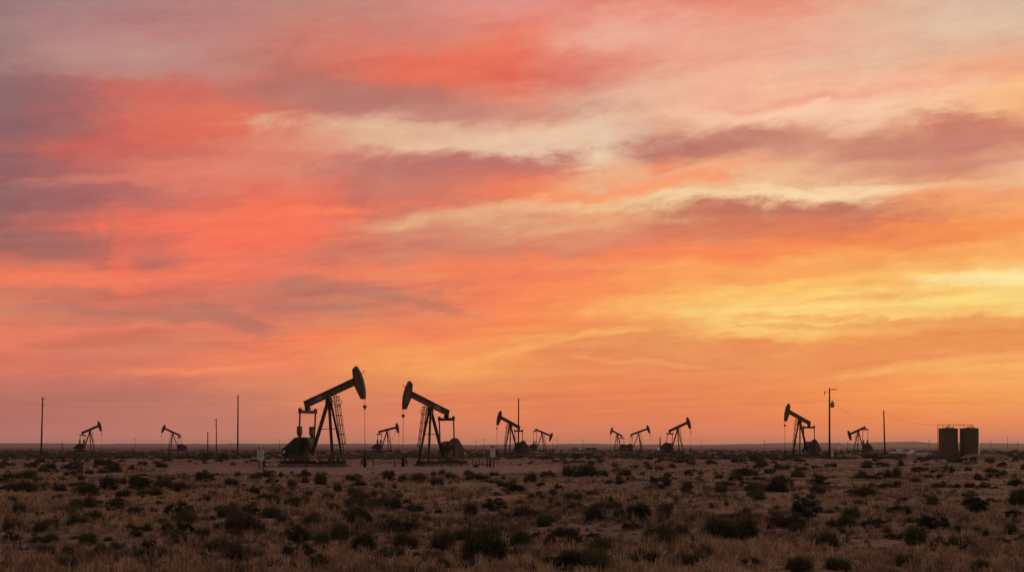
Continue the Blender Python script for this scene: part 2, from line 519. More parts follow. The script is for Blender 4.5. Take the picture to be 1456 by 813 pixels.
    dx, dz = small[0] - big[0], small[1] - big[1]; ang = math.atan2(dz, dx)
    for a in np.linspace(ang + math.pi / 2, ang + 3 * math.pi / 2, 16): pl.append((big[0] + guard * math.cos(a), big[1] + guard * math.sin(a)))
    for a in np.linspace(ang - math.pi / 2, ang + math.pi / 2, 10): pl.append((small[0] + .52 * math.cos(a), small[1] + .52 * math.sin(a)))
    y0, y1 = sorted((s * .70, s * .96))
    MB().prism(pl, y0, y1).build('belt_guard', M['black'] if up else (M['tan2'] if base == 'tan' else body), root)
    m = MB().cyl((-6.35, s * .68, 1.75), (-6.35, s * -.25, 1.75), .34, n=16); m.cyl((-6.35, s * -.25, 1.75), (-6.35, s * -.4, 1.75), .26, n=16)
    m.cyl((-6.35, s * .97, 1.75), (-6.35, s * 1.12, 1.75), .27, .2, n=16)
    m.build('motor', M['galv'] if near else M['grey'], root)
    m = MB()
    for yy in (-.55, .55):
        m.bar((-5.35, yy, .72), (-6.75, yy, 1.42), .12); m.bar((-6.7, yy, .72), (-6.0, yy, 1.4), .1)
    m.box(-6.95, -5.75, -.62, .62, 1.34, 1.42)
    m.build('motor_stand', dk, root)
    if hose:
        pts = []
        for k in range(12):
            u = k / 11; pts.append((3.9 + .5 * math.sin(u * 3.1) - 1.7 * u, 0, PIV + .9 - 4.6 * u ** 1.1))
        MB().tube(pts, .06, 6).build('hanging_hose', M['rubber'], root)
    return root

PJ = [
 # px, dist, facing, yaw, tilt, kwargs
 (467.8, 122, 1, 40, 18.6, 'largest pumpjack, head raised highest to the right, behind the rail with letter B',
    dict(up=True, near=True, base='tan', plate=True)),
 (611.9, 125, -1, 46.5, 17.5, 'second largest pumpjack, facing left toward the largest one, with rounded belt guard',
    dict(scale=.87, guard=1.4, near=True, base='tan', plate=True)),
 (550.3, 392, 1, 32.6, 12, 'small far pumpjack framed in the gap between the two big pumpjacks, nearly level beam', dict(up=True, hose=True)),
 (725.9, 275, -1, 48, 19.3, 'mid sized pumpjack facing left directly in front of a bare wooden pole', dict(guard=1.4)),
 (770.8, 459, 1, 27, -21, 'small far pumpjack with its head dipped to the right, just right of the bare pole', dict(up=True)),
 (878.0, 513, -1, 48, 20.6, 'smallest pumpjack of the distant back to back pair, its head to the left', {}),
 (908.0, 454, 1, 18, 18.9, 'right hand pumpjack of the distant back to back pair, its head to the right', {}),
 (963.6, 337, 1, 38.5, 19.7, 'mid distance pumpjack facing right on its own, right of the back to back pair', dict(guard=1.2)),
 (1137.3, 227, -1, 54, 18, 'pumpjack facing left just left of the tall utility pole with a transformer', dict(guard=1.4, near=False, base='tan')),
 (1220.5, 404, -1, 43, -20, 'far pumpjack with its head dipped to the left, between two utility poles near the tanks', dict(up=True)),
 (127.7, 388, 1, 40, 19.5, 'leftmost far pumpjack, its head raised to the right, beside the leftmost utility pole', dict(up=True)),
 (245.7, 460, -1, 27, 23, 'far pumpjack facing left alone between the leftmost pole and the two short poles', {}),
]
for px, d, fc, yw, tl, lb, kw in PJ:
    pumpjack(px, d, fc, yw, tl, lb, **kw)

# ------------------------------------------------------------------ wellheads
def head_pos(px, d, fc, yw, sc=1.0):
    x, y = at(px, d); rz = (-R(yw) if fc > 0 else math.pi + R(yw)) - math.atan((px - 728) / F)
    return x + math.cos(rz) * 5.51 * sc, y + math.sin(rz) * 5.51 * sc

def wellhead(x, y, side, label, full=True):
    root = empty('wellhead', (x, y, 0))
    tag(root, label, 'wellhead', 'wellheads under the pumpjack rods')
    m = MB().cyl((0, 0, -.05), (0, 0, .35), .24, n=14); m.cyl((0, 0, .35), (0, 0, .45), .36, n=14); m.cyl((0, 0, .45), (0, 0, .8), .17, n=12)
    m.cyl((0, 0, .8), (0, 0, .88), .28, n=14); m.box(-.2, .2, -.2, .2, .88, 1.15)
    m.build('casing_head', M['dark'], root)
    m = MB().cyl((0, 0, 1.15), (0, 0, 1.5), .11, n=10); m.cyl((0, 0, 1.5), (0, 0, 1.75), .14, .08, n=10)
    m.build('stuffing_box', M['rust'], root)
    m = MB().tube([(0, 0, 1.0), (side * 1.0, 0, 1.0), (side * 1.05, 0, .95), (side * 1.05, 0, .02)], .06, 8)
    m.tube([(0, 0, .4), (-side * .55, 0, .4), (-side * .55, 0, .02)], .05, 8)
    m.build('flow_pipe', M['dark'], root)
    if full:
        for sx, zz in ((side * .45, 1.0), (-side * .35, .62)):
            v = MB().box(sx - .12, sx + .12, -.12, .12, zz - .13, zz + .13)
            v.cyl((sx, 0, zz + .13), (sx, 0, zz + .3), .03, n=6)
            vo = v.build('valve', M['rust'], root)
            h = MB(); ring = [(sx + .15 * math.cos(a), .15 * math.sin(a), zz + .3) for a in np.linspace(0, 2 * math.pi, 13)]
            h.tube(ring, .02, 5); h.bar((sx - .15, 0, zz + .3), (sx + .15, 0, zz + .3), .02)
            h.build('handwheel', M['dark'], vo)
wlab = ['wellhead with a pipe loop to its right, under the rod of the largest pumpjack',
        'wellhead with pipe loop to its left, under the second largest pumpjack',
        'far wellhead under the small pumpjack in the gap between the two big ones',
        'wellhead left of the pumpjack that stands in front of the bare pole',
        'far wellhead under the dipped head right of the bare pole',
        'tiny wellhead left of the distant back to back pair',
        'tiny wellhead right of the distant back to back pair',
        'wellhead under the lone pumpjack right of the back to back pair',
        'wellhead left of the pumpjack beside the transformer pole',
        'far wellhead under the dipped head between the two poles near the tanks',
        'far wellhead right of the leftmost pumpjack',
        'tiny wellhead left of the pumpjack near the two short poles']
for (px, d, fc, yw, tl, lb, kw), wl in zip(PJ, wlab):
    x, y = head_pos(px, d, fc, yw, kw.get('scale', 1))
    wellhead(x, y, fc, wl, full=d < 300)

# ------------------------------------------------------------------ fences, signs and pad clutter
def pipe_fence(pts, h, rails, label, step=2.1, lower=True):
    root = empty('pipe_fence', (*pts[0], 0)); tag(root, label, 'fence')
    o = Vector((*pts[0], 0))
    P3 = [Vector((*p, 0)) - o for p in pts]
    m = MB()
    for a, b in zip(P3[:-1], P3[1:]):
        for z in rails: m.cyl(a + Vector((0, 0, z)), b + Vector((0, 0, z)), .05, n=6)
    m.build('rail', M['dark'], root)
    for a, b in zip(P3[:-1], P3[1:]):
        n = max(1, round((b - a).length / step))
        for k in range(n + (1 if b is P3[-1] else 0)):
            p = a.lerp(b, k / n)
            MB().cyl(p + Vector((0, 0, -.1)), p + Vector((0, 0, h)), .045, n=7).build('post', M['rust'], root)
    return root
pipe_fence([at(374, 130), at(377, 116.5), at(491, 117.5)], 1.22, (1.15, .62, .12), 'low rusty pipe rail in front of the largest pumpjack', 1.6)
pipe_fence([at(601, 120.5), at(655, 119.5)], 1.2, (1.15, .6), 'short pipe rail in front of the second largest pumpjack', 1.2)
pipe_fence([at(672, 124), at(697, 121)], 1.5, (1.45, .15), 'thin wire fence section between the second pumpjack and the white cabinet', .75)

# sign with text lines at the left end of the rail
x, y = at(370.5, 108)
s1 = empty('notice_sign', (x, y, 0)); tag(s1, 'pale notice sign with dark text lines on two posts, left of the largest pumpjack', 'sign')
for dx in (-.18, .26): MB().cyl((dx, .05, -.1), (dx, .05, 2.45), .055, n=8).build('post', M['dark'], s1)
MB().box(-.38, .38, -.03, .0, .98, 2.1).build('board', M['white'], s1)
m = MB()
for k, (w, z, h) in enumerate(((.18, 1.95, .1), (.30, 1.78, .05), (.26, 1.66, .04), (.30, 1.5, .06), (.28, 1.38, .03), (.30, 1.28, .03), (.24, 1.18, .03))):
    for j in range(int(w / .075)):
        a = -w + j * .15; m.box(a, a + .1, -.034, -.031, z - h / 2, z + h / 2)
m.build('lettering', M['label_ink'], s1)

# control cabinet right of the second pumpjack
x, y = at(700.6, 113)
c = empty('control_cabinet', (x, y, 0)); tag(c, 'pale electrical control cabinet on posts, right of the second largest pumpjack', 'cabinet')
MB().box(-.28, .28, -.12, .16, 1.22, 2.32).build('box', M['white'], c)
MB().box(-.24, .24, -.14, -.122, 1.27, 2.27).build('door', M['white'], c)
for dx in (-.2, .14): MB().cyl((dx, .2, -.1), (dx, .2, 2.62), .05, n=8).build('post', M['dark'], c)
m = MB().cyl((.1, .0, -.05), (.1, .0, 1.22), .06, n=8); m.cyl((-.12, 0, 2.32), (-.12, 0, 2.55), .07, n=8); m.cyl((.12, 0, 2.32), (.12, 0, 2.6), .08, n=8)
m.build('conduit', M['rust'], c)
for px, lb in ((693.4, 'thin steel post nearer the wire fence, left of the control cabinet'), (696.2, 'thin steel post beside the control cabinet, closest to it')):
    x, y = at(px, 117); o = MB().cyl((x, y, -.1), (x, y, 1.75), .05, n=8).build('steel_post', M['dark']); tag(o, lb, 'post')

# letter B plate hung on the rail
x, y = at(388, 116.2)
cu = bpy.data.curves.new('letter_plate', 'FONT'); cu.body = 'B'; cu.size = .95; cu.extrude = .02; cu.offset = .02; cu.align_x = 'CENTER'
tmp = bpy.data.objects.new('tmp', cu); col.objects.link(tmp)
bpy.context.view_layer.update()
me = bpy.data.meshes.new_from_object(tmp.evaluated_get(bpy.context.evaluated_depsgraph_get()))
bpy.data.objects.remove(tmp)
me.transform(Matrix.Rotation(math.pi / 2, 4, 'X')); me.materials.clear(); me.materials.append(M['galv'])
o = bpy.data.objects.new('letter_plate', me); col.objects.link(o); o.location = (x, y, .52)
tag(o, 'pale metal letter B fixed to the pipe rail left of the largest pumpjack', 'letter')

x, y = at(451, 116.9)
o = MB().box(x - .09, x + .09, y, y + .12, .62, .82).build('junction_box', M['white']); tag(o, 'tiny bright white box on the rail in front of the largest pumpjack', 'junction box')
x0, y0 = at(671, 119); x1, y1 = at(689, 118)
o = MB().cyl((x0, y0, .07), (x1, y1, .07), .06, n=8).build('loose_pipe', M['white']); tag(o, 'pale pipe lying on the gravel behind the control cabinet', 'pipe')
x, y = at(677, 117.5)
o = MB().prism([(-.35, .0), (.35, .0), (.28, .35), (-.22, .35)], -.2, .2).build('valve_box', M['dark']); o.location = (x, y, .01); tag(o, 'small dark box on the gravel in front of the lying pale pipe', 'box')
# meter boxes on the rail skid
for px, lb in ((468.8, 'orange tan panel on the skid left of the ladder foot'), (481, 'tan panel on the skid nearest the ladder foot')):
    x, y = at(px, 118.2)
    o = empty('skid_panel', (x, y, 0)); tag(o, lb, 'panel')
    MB().box(-.22, .22, -.05, .05, .55, 1.1).build('plate', M['tan2'] if 'tan2' in M else M['berm'], o)
    for dx in (-.15, .15): MB().bar((dx, 0, -.03), (dx, 0, .55), .05).build('leg', M['dark'], o)

# ------------------------------------------------------------------ poles and wires
def pole(px, d, top_y, label, lean=0.0, r=.17, arms=(), transformer=None, box=False, group='utility poles crossing the plain'):
    x, y = at(px, d); h = z_at(top_y, d)
    root = empty('utility_pole', (x, y, 0)); tag(root, label, 'utility pole', group)
    MB().cyl((0, 0, -.2), (lean, 0, h), r * 1.25, r * .8, n=12).build('pole_shaft', M['wood'], root)
    for (z, x0, x1) in arms:
        m = MB().bar((x0, 0, h - z), (x1, 0, h - z), .12, .14)
        a = m.build('crossarm', M['wood'], root)
        m = MB()
        xe = x1 if abs(x1) > abs(x0) else x0
        for xx in (xe, xe * .55): m.cyl((xx, 0, h - z + .07), (xx, 0, h - z + .3), .07, .05, n=8)
        m.build('insulator', M['rust'], a)
    if transformer:
        tz, tx = transformer
        m = MB().cyl((tx, 0, h - tz - .55), (tx, 0, h - tz + .45), .36, n=16); m.cyl((tx, 0, h - tz + .45), (tx, 0, h - tz + .55), .38, .2, n=16)
        tr = m.build('transformer', M['grey'], root)
        MB().cyl((tx, 0, h - tz + .55), (tx, 0, h - tz + .95), .09, .06, n=8).build('bushing', M['rust'], tr)
        MB().bar((0, 0, h - tz), (tx, 0, h - tz), .1).build('bracket', M['dark'], root)
    if box:
        b = MB().box(.28, .75, -.2, .2, .35, 1.75).build('meter_box', M['white'], root)
    return root, Vector((x + lean, y, h))

_, tA = pole(58.5, 288, 564.7, 'leftmost tall utility pole with two short side arms, left of the leftmost pumpjack', .45, .20, arms=((.4, 0, 1.0), (2.4, 0, .9)))
_, tB = pole(338, 305, 561.8, 'tall bare utility pole standing between the two short poles and the largest pumpjack', .1, .21)
_, tC = pole(737, 322, 566.0, 'tall bare pole rising behind the tail of a mid sized pumpjack', .1, .22)
_, tD = pole(1179.5, 203, 551.4, 'tall utility pole with transformer and side arm, right of the left facing pumpjack', .0, .17,
             arms=((.35, 0, 1.35),), transformer=(3.4, .58), box=True)
_, tE = pole(1258.3, 279, 583, 'bare utility pole left of the storage tanks carrying the sagging wire', -.35, .19)
_, tF = pole(307.6, 369, 595, 'shorter pole with a small arm left of the tall bare pole', .0, .18, arms=((.6, 0, -.9), (2.6, 0, -.7)))
_, tG = pole(295.4, 369, 614, 'shortest bare pole left of the pole with a small arm', .0, .2)
_, tI = pole(938.6, 500, 620.2, 'short stub pole between the back to back pair and the lone pumpjack', .0, .3)
_, tH = pole(88.6, 520, 628.5, 'low thin post left of the leftmost pumpjack', .0, .16)
# tall hanging insulator at the left of the transformer pole
x, y = tD.x, tD.y
o = MB().cyl((x - 1.0, y, tD.z - 1.45), (x - 1.0, y, tD.z - .6), .07, n=8); o.bar((x, y, tD.z - .9), (x - 1.0, y, tD.z - .9), .06)
o = o.build('cutout_switch', M['dark']); tag(o, 'small fuse cutout hung on the left of the transformer pole top', 'fuse cutout')

def wire(p, q, sag, r, label, n=28):
    p = Vector(p); q = Vector(q); m = MB()
    pts = []
    for k in range(n + 1):
        u = k / n; w = p.lerp(q, u); w.z -= sag * 4 * u * (1 - u); pts.append(w)
    m.tube(pts, r, 5); o = m.build('overhead_wire', M['wire']); tag(o, label, 'wire', 'overhead wires between the poles'); return o
off = Vector((0, 0, 1))
wire(tA + Vector((.9, 0, -.2)), tB + Vector((0, 0, -.2)), 1.0, .012, 'upper wire from the leftmost pole to the tall bare pole')
wire(tA + Vector((.8, 0, -2.3)), tB + Vector((0, 0, -2.2)), 1.0, .012, 'lower wire from the leftmost pole to the tall bare pole')
wire(tB + Vector((0, 0, -.2)), tC + Vector((0, 0, -.2)), 2.0, .012, 'upper wire passing behind the two largest pumpjacks')
wire(tB + Vector((0, 0, -2.2)), tC + Vector((0, 0, -2.2)), 2.0, .012, 'lower wire passing behind the two largest pumpjacks')
wire(tC + Vector((0, 0, -.2)), tD + Vector((0, 0, -.6)), 1.2, .010, 'upper wire from the bare centre pole to the transformer pole')
wire(tC + Vector((0, 0, -2.2)), tD + Vector((0, 0, -2.6)), 1.2, .010, 'lower wire from the bare centre pole to the transformer pole')
far_r = Vector((*at(1640, 215), z_at(556, 215)))
wire(tD + Vector((1.2, 0, -.2)), far_r, .6, .008, 'upper wire running off to the right from the transformer pole')
wire(tD + Vector((0, 0, -2.5)), far_r + Vector((0, 0, -1.9)), .7, .008, 'lower wire running off to the right from the transformer pole')
wire(tD + Vector((.6, 0, -2.8)), tE + Vector((0, 0, -.5)), 2.6, .018, 'deeply sagging service wire from the transformer down to the next pole')
tank_wire = Vector((*at(1332.8, 199), z_at(603.6, 199)))
wire(tE + Vector((0, 0, -.5)), tank_wire, .9, .018, 'service wire from the bare pole to the tank catwalk')
gp = Vector((*at(38, 286), z_at(601, 286)))
wire(tA + Vector((0, 0, -1.0)), Vector((*at(30, 286), 0)), .1, .010, 'thin guy wire slanting down left of the leftmost pole')

# far line of little poles on the horizon
for k, (px, ty) in enumerate(((192, 622.5), (397.5, 624), (688, 622.5), (676.5, 626), (792, 621.5), (829, 624), (997, 624.5), (1087, 624.5),
                              (1192.5, 627), (1321, 624.8), (1409, 626), (1432.5, 620.5), (1386, 626.5), (1447, 627))):
    d = 1100; x, y = at(px, d); h = z_at(ty, d)
    m = MB().cyl((x, y, -.3), (x, y, h), .22, .16, n=6); m.bar((x - 1.3, y, h - 1), (x + 1.3, y, h - 1), .2)
    o = m.build('distant_pole', M['wood']); tag(o, 'tiny utility pole far off on the horizon line', 'utility pole', 'tiny poles on the horizon')

# ------------------------------------------------------------------ storage tanks
def tank(px, d, label):
    x, y = at(px, d); r = 25.4 / F * d / 2; h = z_at(609, d)
    root = empty('storage_tank', (x, y, 0)); tag(root, label, 'storage tank', 'brown storage tanks')
    m = MB().lathe([(r, -.1), (r, h)], 56); m.lathe([(r + .03, h - .06), (r + .05, h), (r + .03, h + .04)], 56)
    m.build('shell', M['tank'], root)
    MB().lathe([(r + .03, h + .02), (r * .5, h + .16), (.001, h + .28)], 56).build('roof', M['tank'], root)
    m = MB().cyl((-.5, -.6, h + .1), (-.5, -.6, h + .38), .26, n=14); m.cyl((.75, -.3, h + .1), (.75, -.3, h + .34), .2, n=12)
    m.build('hatch', M['white'], root)
    m = MB().cyl((.2, 0, h + .2), (.2, 0, h + .75), .06, n=8); m.build('vent_pipe', M['rust'], root)
    m = MB(); a = R(-65); mx, my = (r + .01) * math.cos(a), (r + .01) * math.sin(a)
    m.bar((mx, my - .03, .35), (mx, my - .03, 1.0), .5, .06); m.build('manway', M['dark'], root)
    return root, x, y, r, h
t1, x1, y1, r1, h1 = tank(1348.3, 198, 'left one of the two brown cylindrical storage tanks')
t2, x2, y2, r2, h2 = tank(1378.3, 198, 'right one of the two brown storage tanks, partly behind the reddish mound')
# vent line and stair frame above the tanks
v = empty('tank_catwalk', (x1 - r1 - .3, y1, 0)); tag(v, 'thin pipe frame running along the tops of the two storage tanks', 'catwalk')
L_ = x2 + .6 - (x1 - r1 - .3); hz = z_at(603.6, 198)
m = MB().tube([(0, 0, 0), (0, 0, hz), (L_, 0, hz), (L_, 0, h2 + .1)], .055, 8); m.build('pipe', M['rust'], v)
for fx in (1.0, 2.1, 3.1, 4.4, 5.2): MB().cyl((fx, 0, h1 + .0), (fx, 0, hz), .035, n=6).build('post', M['rust'], v)
# fence bits and pump by the tank feet
x, y = at(1331, 192)
o = empty('tank_valve_rack', (x, y, 0)); tag(o, 'low dark rack of valves and pipes at the foot of the left storage tank', 'valve rack')
m = MB().tube([(-1.2, 0, .5), (3.2, 0, .5), (3.2, 0, 0)], .09, 8); m.tube([(-1.2, .4, .9), (3.6, .4, .9)], .06, 8); m.build('pipe', M['dark'], o)
for dx in (-1.2, -.4, .8, 1.9, 3.0): MB().cyl((dx, .2, 0), (dx, .2, 1.2), .05, n=6).build('post', M['dark'], o)
x, y = at(1365.5, 190)
o = MB().box(x - .25, x + .25, y - .2, y + .2, -.02, 1.3); o.cyl((x, y, 1.3), (x, y, 1.9), .1, n=8)
o = o.build('separator', M['dark']); tag(o, 'narrow dark heater separator standing between the two storage tanks', 'separator')

# ------------------------------------------------------------------ vehicles and far buildings
def vehicle(px, d, kind, label, paint, rz=0.0):
    x, y = at(px, d)
    root = empty('parked_pickup' if kind == 'pickup' else 'parked_car', (x, y, 0), rz); tag(root, label, 'pickup' if kind == 'pickup' else 'car')
    if kind == 'pickup':
        prof = [(-2.7, .55), (2.6, .5), (2.7, .95), (2.5, 1.1), (1.35, 1.2), (.75, 1.8), (-.75, 1.85), (-.85, 1.2), (-2.7, 1.2)]
        win = [(-.6, 1.24), (1.12, 1.24), (.68, 1.7), (-.6, 1.74)]
    else:
        prof = [(-2.6, .5), (2.5, .45), (2.65, .75), (2.4, .95), (1.5, 1.08), (.6, 1.48), (-1.2, 1.5), (-2.2, 1.15), (-2.6, 1.0)]
        win = [(-1.75, 1.12), (1.2, 1.12), (.5, 1.4), (-1.15, 1.42)]
    MB().prism(prof, -.9, .9).build('body', M[paint], root)
    MB().prism(win, -.915, .915).build('window', M['glass'], root)
    for wx in (-1.65, 1.65):
        for yy in (-.82, .82):
            w = MB().cyl((wx, yy - .12, .38), (wx, yy + .12, .38), .38, n=18).build('wheel', M['rubber'], root)
            MB().cyl((wx, yy - .13, .38), (wx, yy + .13, .38), .2, n=12).build('rim', M['galv'], w)
    for yy in (-.6, .6): MB().box(2.56, 2.67, yy - .18, yy + .18, .72, .86).build('headlight', M['white'], root)
vehicle(1276, 262, 'pickup', 'white pickup seen end on, left of the silver car near the tanks', 'white', R(104))
vehicle(1307.5, 228, 'car', 'pale silver car parked side on behind the low earth bank by the tanks', 'white', 0)
vehicle(934.5, 560, 'pickup', 'tiny white pickup left of the lone right facing pumpjack', 'white', R(75))
vehicle(923.5, 640, 'pickup', 'tiny white pickup farther off, right of the back to back pair', 'white', R(95))

def shed(px, d, w, h, dep, m, roof, label, dz=.5):
    x, y = at(px, d); root = empty('equipment_shed', (x, y, 0)); tag(root, label, 'shed')
    MB().box(-w / 2, w / 2, -dep / 2, dep / 2, -.1, h).build('wall', M[m], root)
    MB().prism([(-w / 2 - .1, h + .01), (w / 2 + .1, h + .01), (w / 2 * .9, h + dz), (-w / 2 * .9, h + dz)], -dep / 2 - .1, dep / 2 + .1).build('roof', M[roof], root)
    MB().box(-.4, .4, -dep / 2 - .03, -dep / 2 - .005, 0, 1.8).build('door', M['grey'], root)
shed(817.5, 470, 3.6, 1.7, 2.5, 'grey', 'grey', 'dark grey equipment shed on the far plain, left of the slim white tank', .2)
shed(840, 470, 5.2, 1.6, 3, 'olive', 'olive', 'low olive equipment shed on the far plain, right of the slim white tank', .25)
x, y = at(824.2, 465)
o = MB().cyl((x, y, -.1), (x, y, 1.7), .45, n=18); o.cyl((x, y, 1.7), (x, y, 1.9), .45, .1, n=18)
o = o.build('chemical_tank', M['white']); tag(o, 'slim white chemical tank between the two far sheds', 'tank')
x, y = at(1192.4, 250)
o = MB().cyl((x, y, .9), (x, y, 2.5), .26, n=16); o.cyl((x, y, 2.5), (x, y, 2.65), .26, .08, n=16)
for dx in (-.2, .2): o.bar((x + dx, y, -.05), (x + dx, y, .92), .06)
o = o.build('chemical_tank', M['white']); tag(o, 'slim pale chemical tank on legs right of the transformer pole', 'tank')
x, y = at(1221, 228)
o = MB().box(x - 1.7, x + 1.7, y - .5, y + .5, -.02, .2); o.box(x - 1.6, x + 1.6, y - .4, y + .4, .2, .26)
o = o.build('concrete_slab', M['white']); tag(o, 'long pale slab on the ground below the dipped far pumpjack', 'slab')
pipe_fence([at(1107, 232), at(1127, 230)], 1.1, (1.05, .5), 'low dark pipe rail round the wellhead left of the transformer pole', .8)
pipe_fence([at(1183, 222), at(1197, 222)], 1.1, (1.05, .45), 'short pipe rail right of the transformer pole foot', .9)

# ------------------------------------------------------------------ plants
def leaf_tris(C, size, rng, up=.3):
    """one small triangle pair (a leaf sprig) per centre"""
    n = len(C)
    d = rng.normal(size=(n, 3)); d[:, 2] += up; d /= np.linalg.norm(d, axis=1)[:, None]
    e = rng.normal(size=(n, 3)); e -= (e * d).sum(1)[:, None] * d; e /= np.linalg.norm(e, axis=1)[:, None]
    s = size * rng.uniform(.6, 1.4, (n, 1))
    V = np.stack([C - e * s * .32, C + e * s * .32, C + d * s], 1).reshape(-1, 3)
    return V, np.arange(3 * n).reshape(-1, 3)

def creosote(k, n=5200):
    rng = np.random.default_rng(100 + k)
    ncl = 30 + 3 * k
    th = rng.uniform(0, 2 * math.pi, ncl); rad = np.sqrt(rng.uniform(.0, 1, ncl)) * .40
    z = rng.uniform(.12, 1.0, ncl) * (1 - (rad / .52) ** 2) * .92 + .06
    cc = np.stack([rad * np.cos(th), rad * np.sin(th), z], -1); cr = rng.uniform(.05, .14, ncl)
    which = rng.integers(0, ncl, n)
    dirs = rng.normal(size=(n, 3)); dirs /= np.linalg.norm(dirs, axis=1)[:, None]
    C = cc[which] + dirs * (cr[which] * rng.uniform(.3, 1.15, n) ** .7)[:, None]
    C = C[C[:, 2] > .01]
    V, f = leaf_tris(C, .042, rng, .5)
    t = np.repeat(np.clip(rng.normal(.45, .22, len(C)) + (C[:, 2] - .5) * .25, 0, 1), 3)
    fo = mesh_np('foliage', V, [f], M['creo'], t, parent=False)
    m = MB()
    for i in range(ncl):
        p = cc[i] * .95; m.bar((p[0] * .08, p[1] * .08, -.06), (p[0] * .6, p[1] * .6, p[2] * .55), .016); m.bar((p[0] * .6, p[1] * .6, p[2] * .55), tuple(p), .009)
    br = m.build('branches', M['bark']); col.objects.unlink(br)
    return fo, br

def broom(k, m_, n=1700, spread=1.0, leafy=.5, flat=1.0):
    rng = np.random.default_rng(300 + k)
    a = rng.uniform(0, 2 * math.pi, n); inc = np.abs(rng.normal(0, .55, n)) * spread
    inc = np.clip(inc, 0, 1.35)
    L = rng.uniform(.35, 1.0, n) * (1 - .30 * inc) * 1.12
    lump = 1 + .16 * np.sin(a * 3 + k) + .1 * np.sin(a * 7 + 2 * k)
    L = L * lump
    nl = 5; la = rng.uniform(0, 2 * math.pi, nl); lr = rng.uniform(.12, .34, nl); li = rng.integers(0, nl, n)
    lh = rng.uniform(.55, 1.05, nl); lh[0] = 1.05; L = L * lh[li]
    b0 = rng.normal(0, .07, (n, 2)) + np.stack([np.cos(la) * lr, np.sin(la) * lr], -1)[li]
    base = np.stack([b0[:, 0], b0[:, 1], np.full(n, -.03)], -1)
    tip = base + np.stack([np.sin(inc) * np.cos(a) * L * .62, np.sin(inc) * np.sin(a) * L * .62, np.cos(inc) * L * flat], -1)
    tip += rng.normal(0, .03, tip.shape)
    mid = (base + tip) / 2 + rng.normal(0, .03, tip.shape); mid[:, 2] += .03
    tan = np.stack([-np.sin(a), np.cos(a), np.zeros(n)], -1)
    w = .0065
    V = np.stack([base - tan * w, base + tan * w, mid + tan * w, mid - tan * w, tip], 1).reshape(-1, 3)
    i = np.arange(n)[:, None] * 5
    quad = np.concatenate([i, i + 1, i + 2, i + 3], 1); tri = np.concatenate([i + 3, i + 2, i + 4], 1)
    # sprigs on the upper halves
    ns = int(n * leafy * 3); pick = rng.integers(0, n, ns); u = rng.uniform(.35, 1.0, ns)[:, None]
    C = mid[pick] * (1 - u) + tip[pick] * u + rng.normal(0, .012, (ns, 3))
    V2, f2 = leaf_tris(C, .038, rng, 1.2)
    t1_ = np.repeat(np.clip(rng.normal(.35, .2, n), 0, 1), 5); t2_ = np.repeat(np.clip(rng.normal(.6, .25, ns), 0, 1), 3)
    fo = mesh_np('foliage', np.concatenate([V, V2]), [quad, tri, f2 + len(V)], m_, np.concatenate([t1_, t2_]), parent=False)
    m = MB()
    m.cyl((0, 0, -.06), (0, 0, .04), .03, .05, n=6)
    for j in range(26):
        q_ = j * 7 % n; m.bar((0, 0, -.01), tuple(base[q_] + np.array([0, 0, .02])), .014); m.bar(tuple(base[q_] + np.array([0, 0, .02])), tuple(mid[q_]), .012)
    br = m.build('branches', M['bark']); col.objects.unlink(br)
    return fo, br

def yucca(k, n=150):
    rng = np.random.default_rng(500 + k)
    a = rng.uniform(0, 2 * math.pi, n); inc = rng.uniform(.05, 1.45, n)
    L = rng.uniform(.75, 1.0, n) * .8
    d = np.stack([np.sin(inc) * np.cos(a), np.sin(inc) * np.sin(a), np.cos(inc)], -1)
    base = np.tile([0, 0, .04], (n, 1)) + d * .03; tip = base + d * L[:, None]; mid = (base + tip) / 2
    tan = np.stack([-np.sin(a), np.cos(a), np.zeros(n)], -1); w = .018
    V = np.stack([base - tan * w, base + tan * w, mid + tan * w, mid - tan * w, tip], 1).reshape(-1, 3)
    i = np.arange(n)[:, None] * 5
    return mesh_np('foliage', V, [np.concatenate([i, i + 1, i + 2, i + 3], 1), np.concatenate([i + 3, i + 2, i + 4], 1)], M['yucca'],
                   np.repeat(rng.uniform(0, 1, n), 5), parent=False), None

PROTO = {
    'D': [creosote(k) for k in range(5)],
    'G': [broom(k, M['green'], leafy=1.0) for k in range(3)],
    'O': [broom(10 + k, M['rabbit'], leafy=.7) for k in range(3)],
    'B': [broom(20 + k, M['brush'], n=1300, leafy=.3, spread=1.15) for k in range(3)],
    'Y': [yucca(k) for k in range(2)],
}
KN = {'D': 'dark_shrub', 'G': 'green_shrub', 'O': 'olive_shrub', 'B': 'brown_shrub', 'Y': 'yucca'}
KW = {'D': 'dark evergreen', 'G': 'yellow green', 'O': 'olive', 'B': 'grey brown twiggy', 'Y': 'spiky'}
KG = {'D': 'dark evergreen shrubs on the plain', 'G': 'yellow green shrubs on the plain', 'O': 'olive brush shrubs on the plain',
      'B': 'grey brown twiggy shrubs on the plain', 'Y': 'spiky yuccas on the plain'}

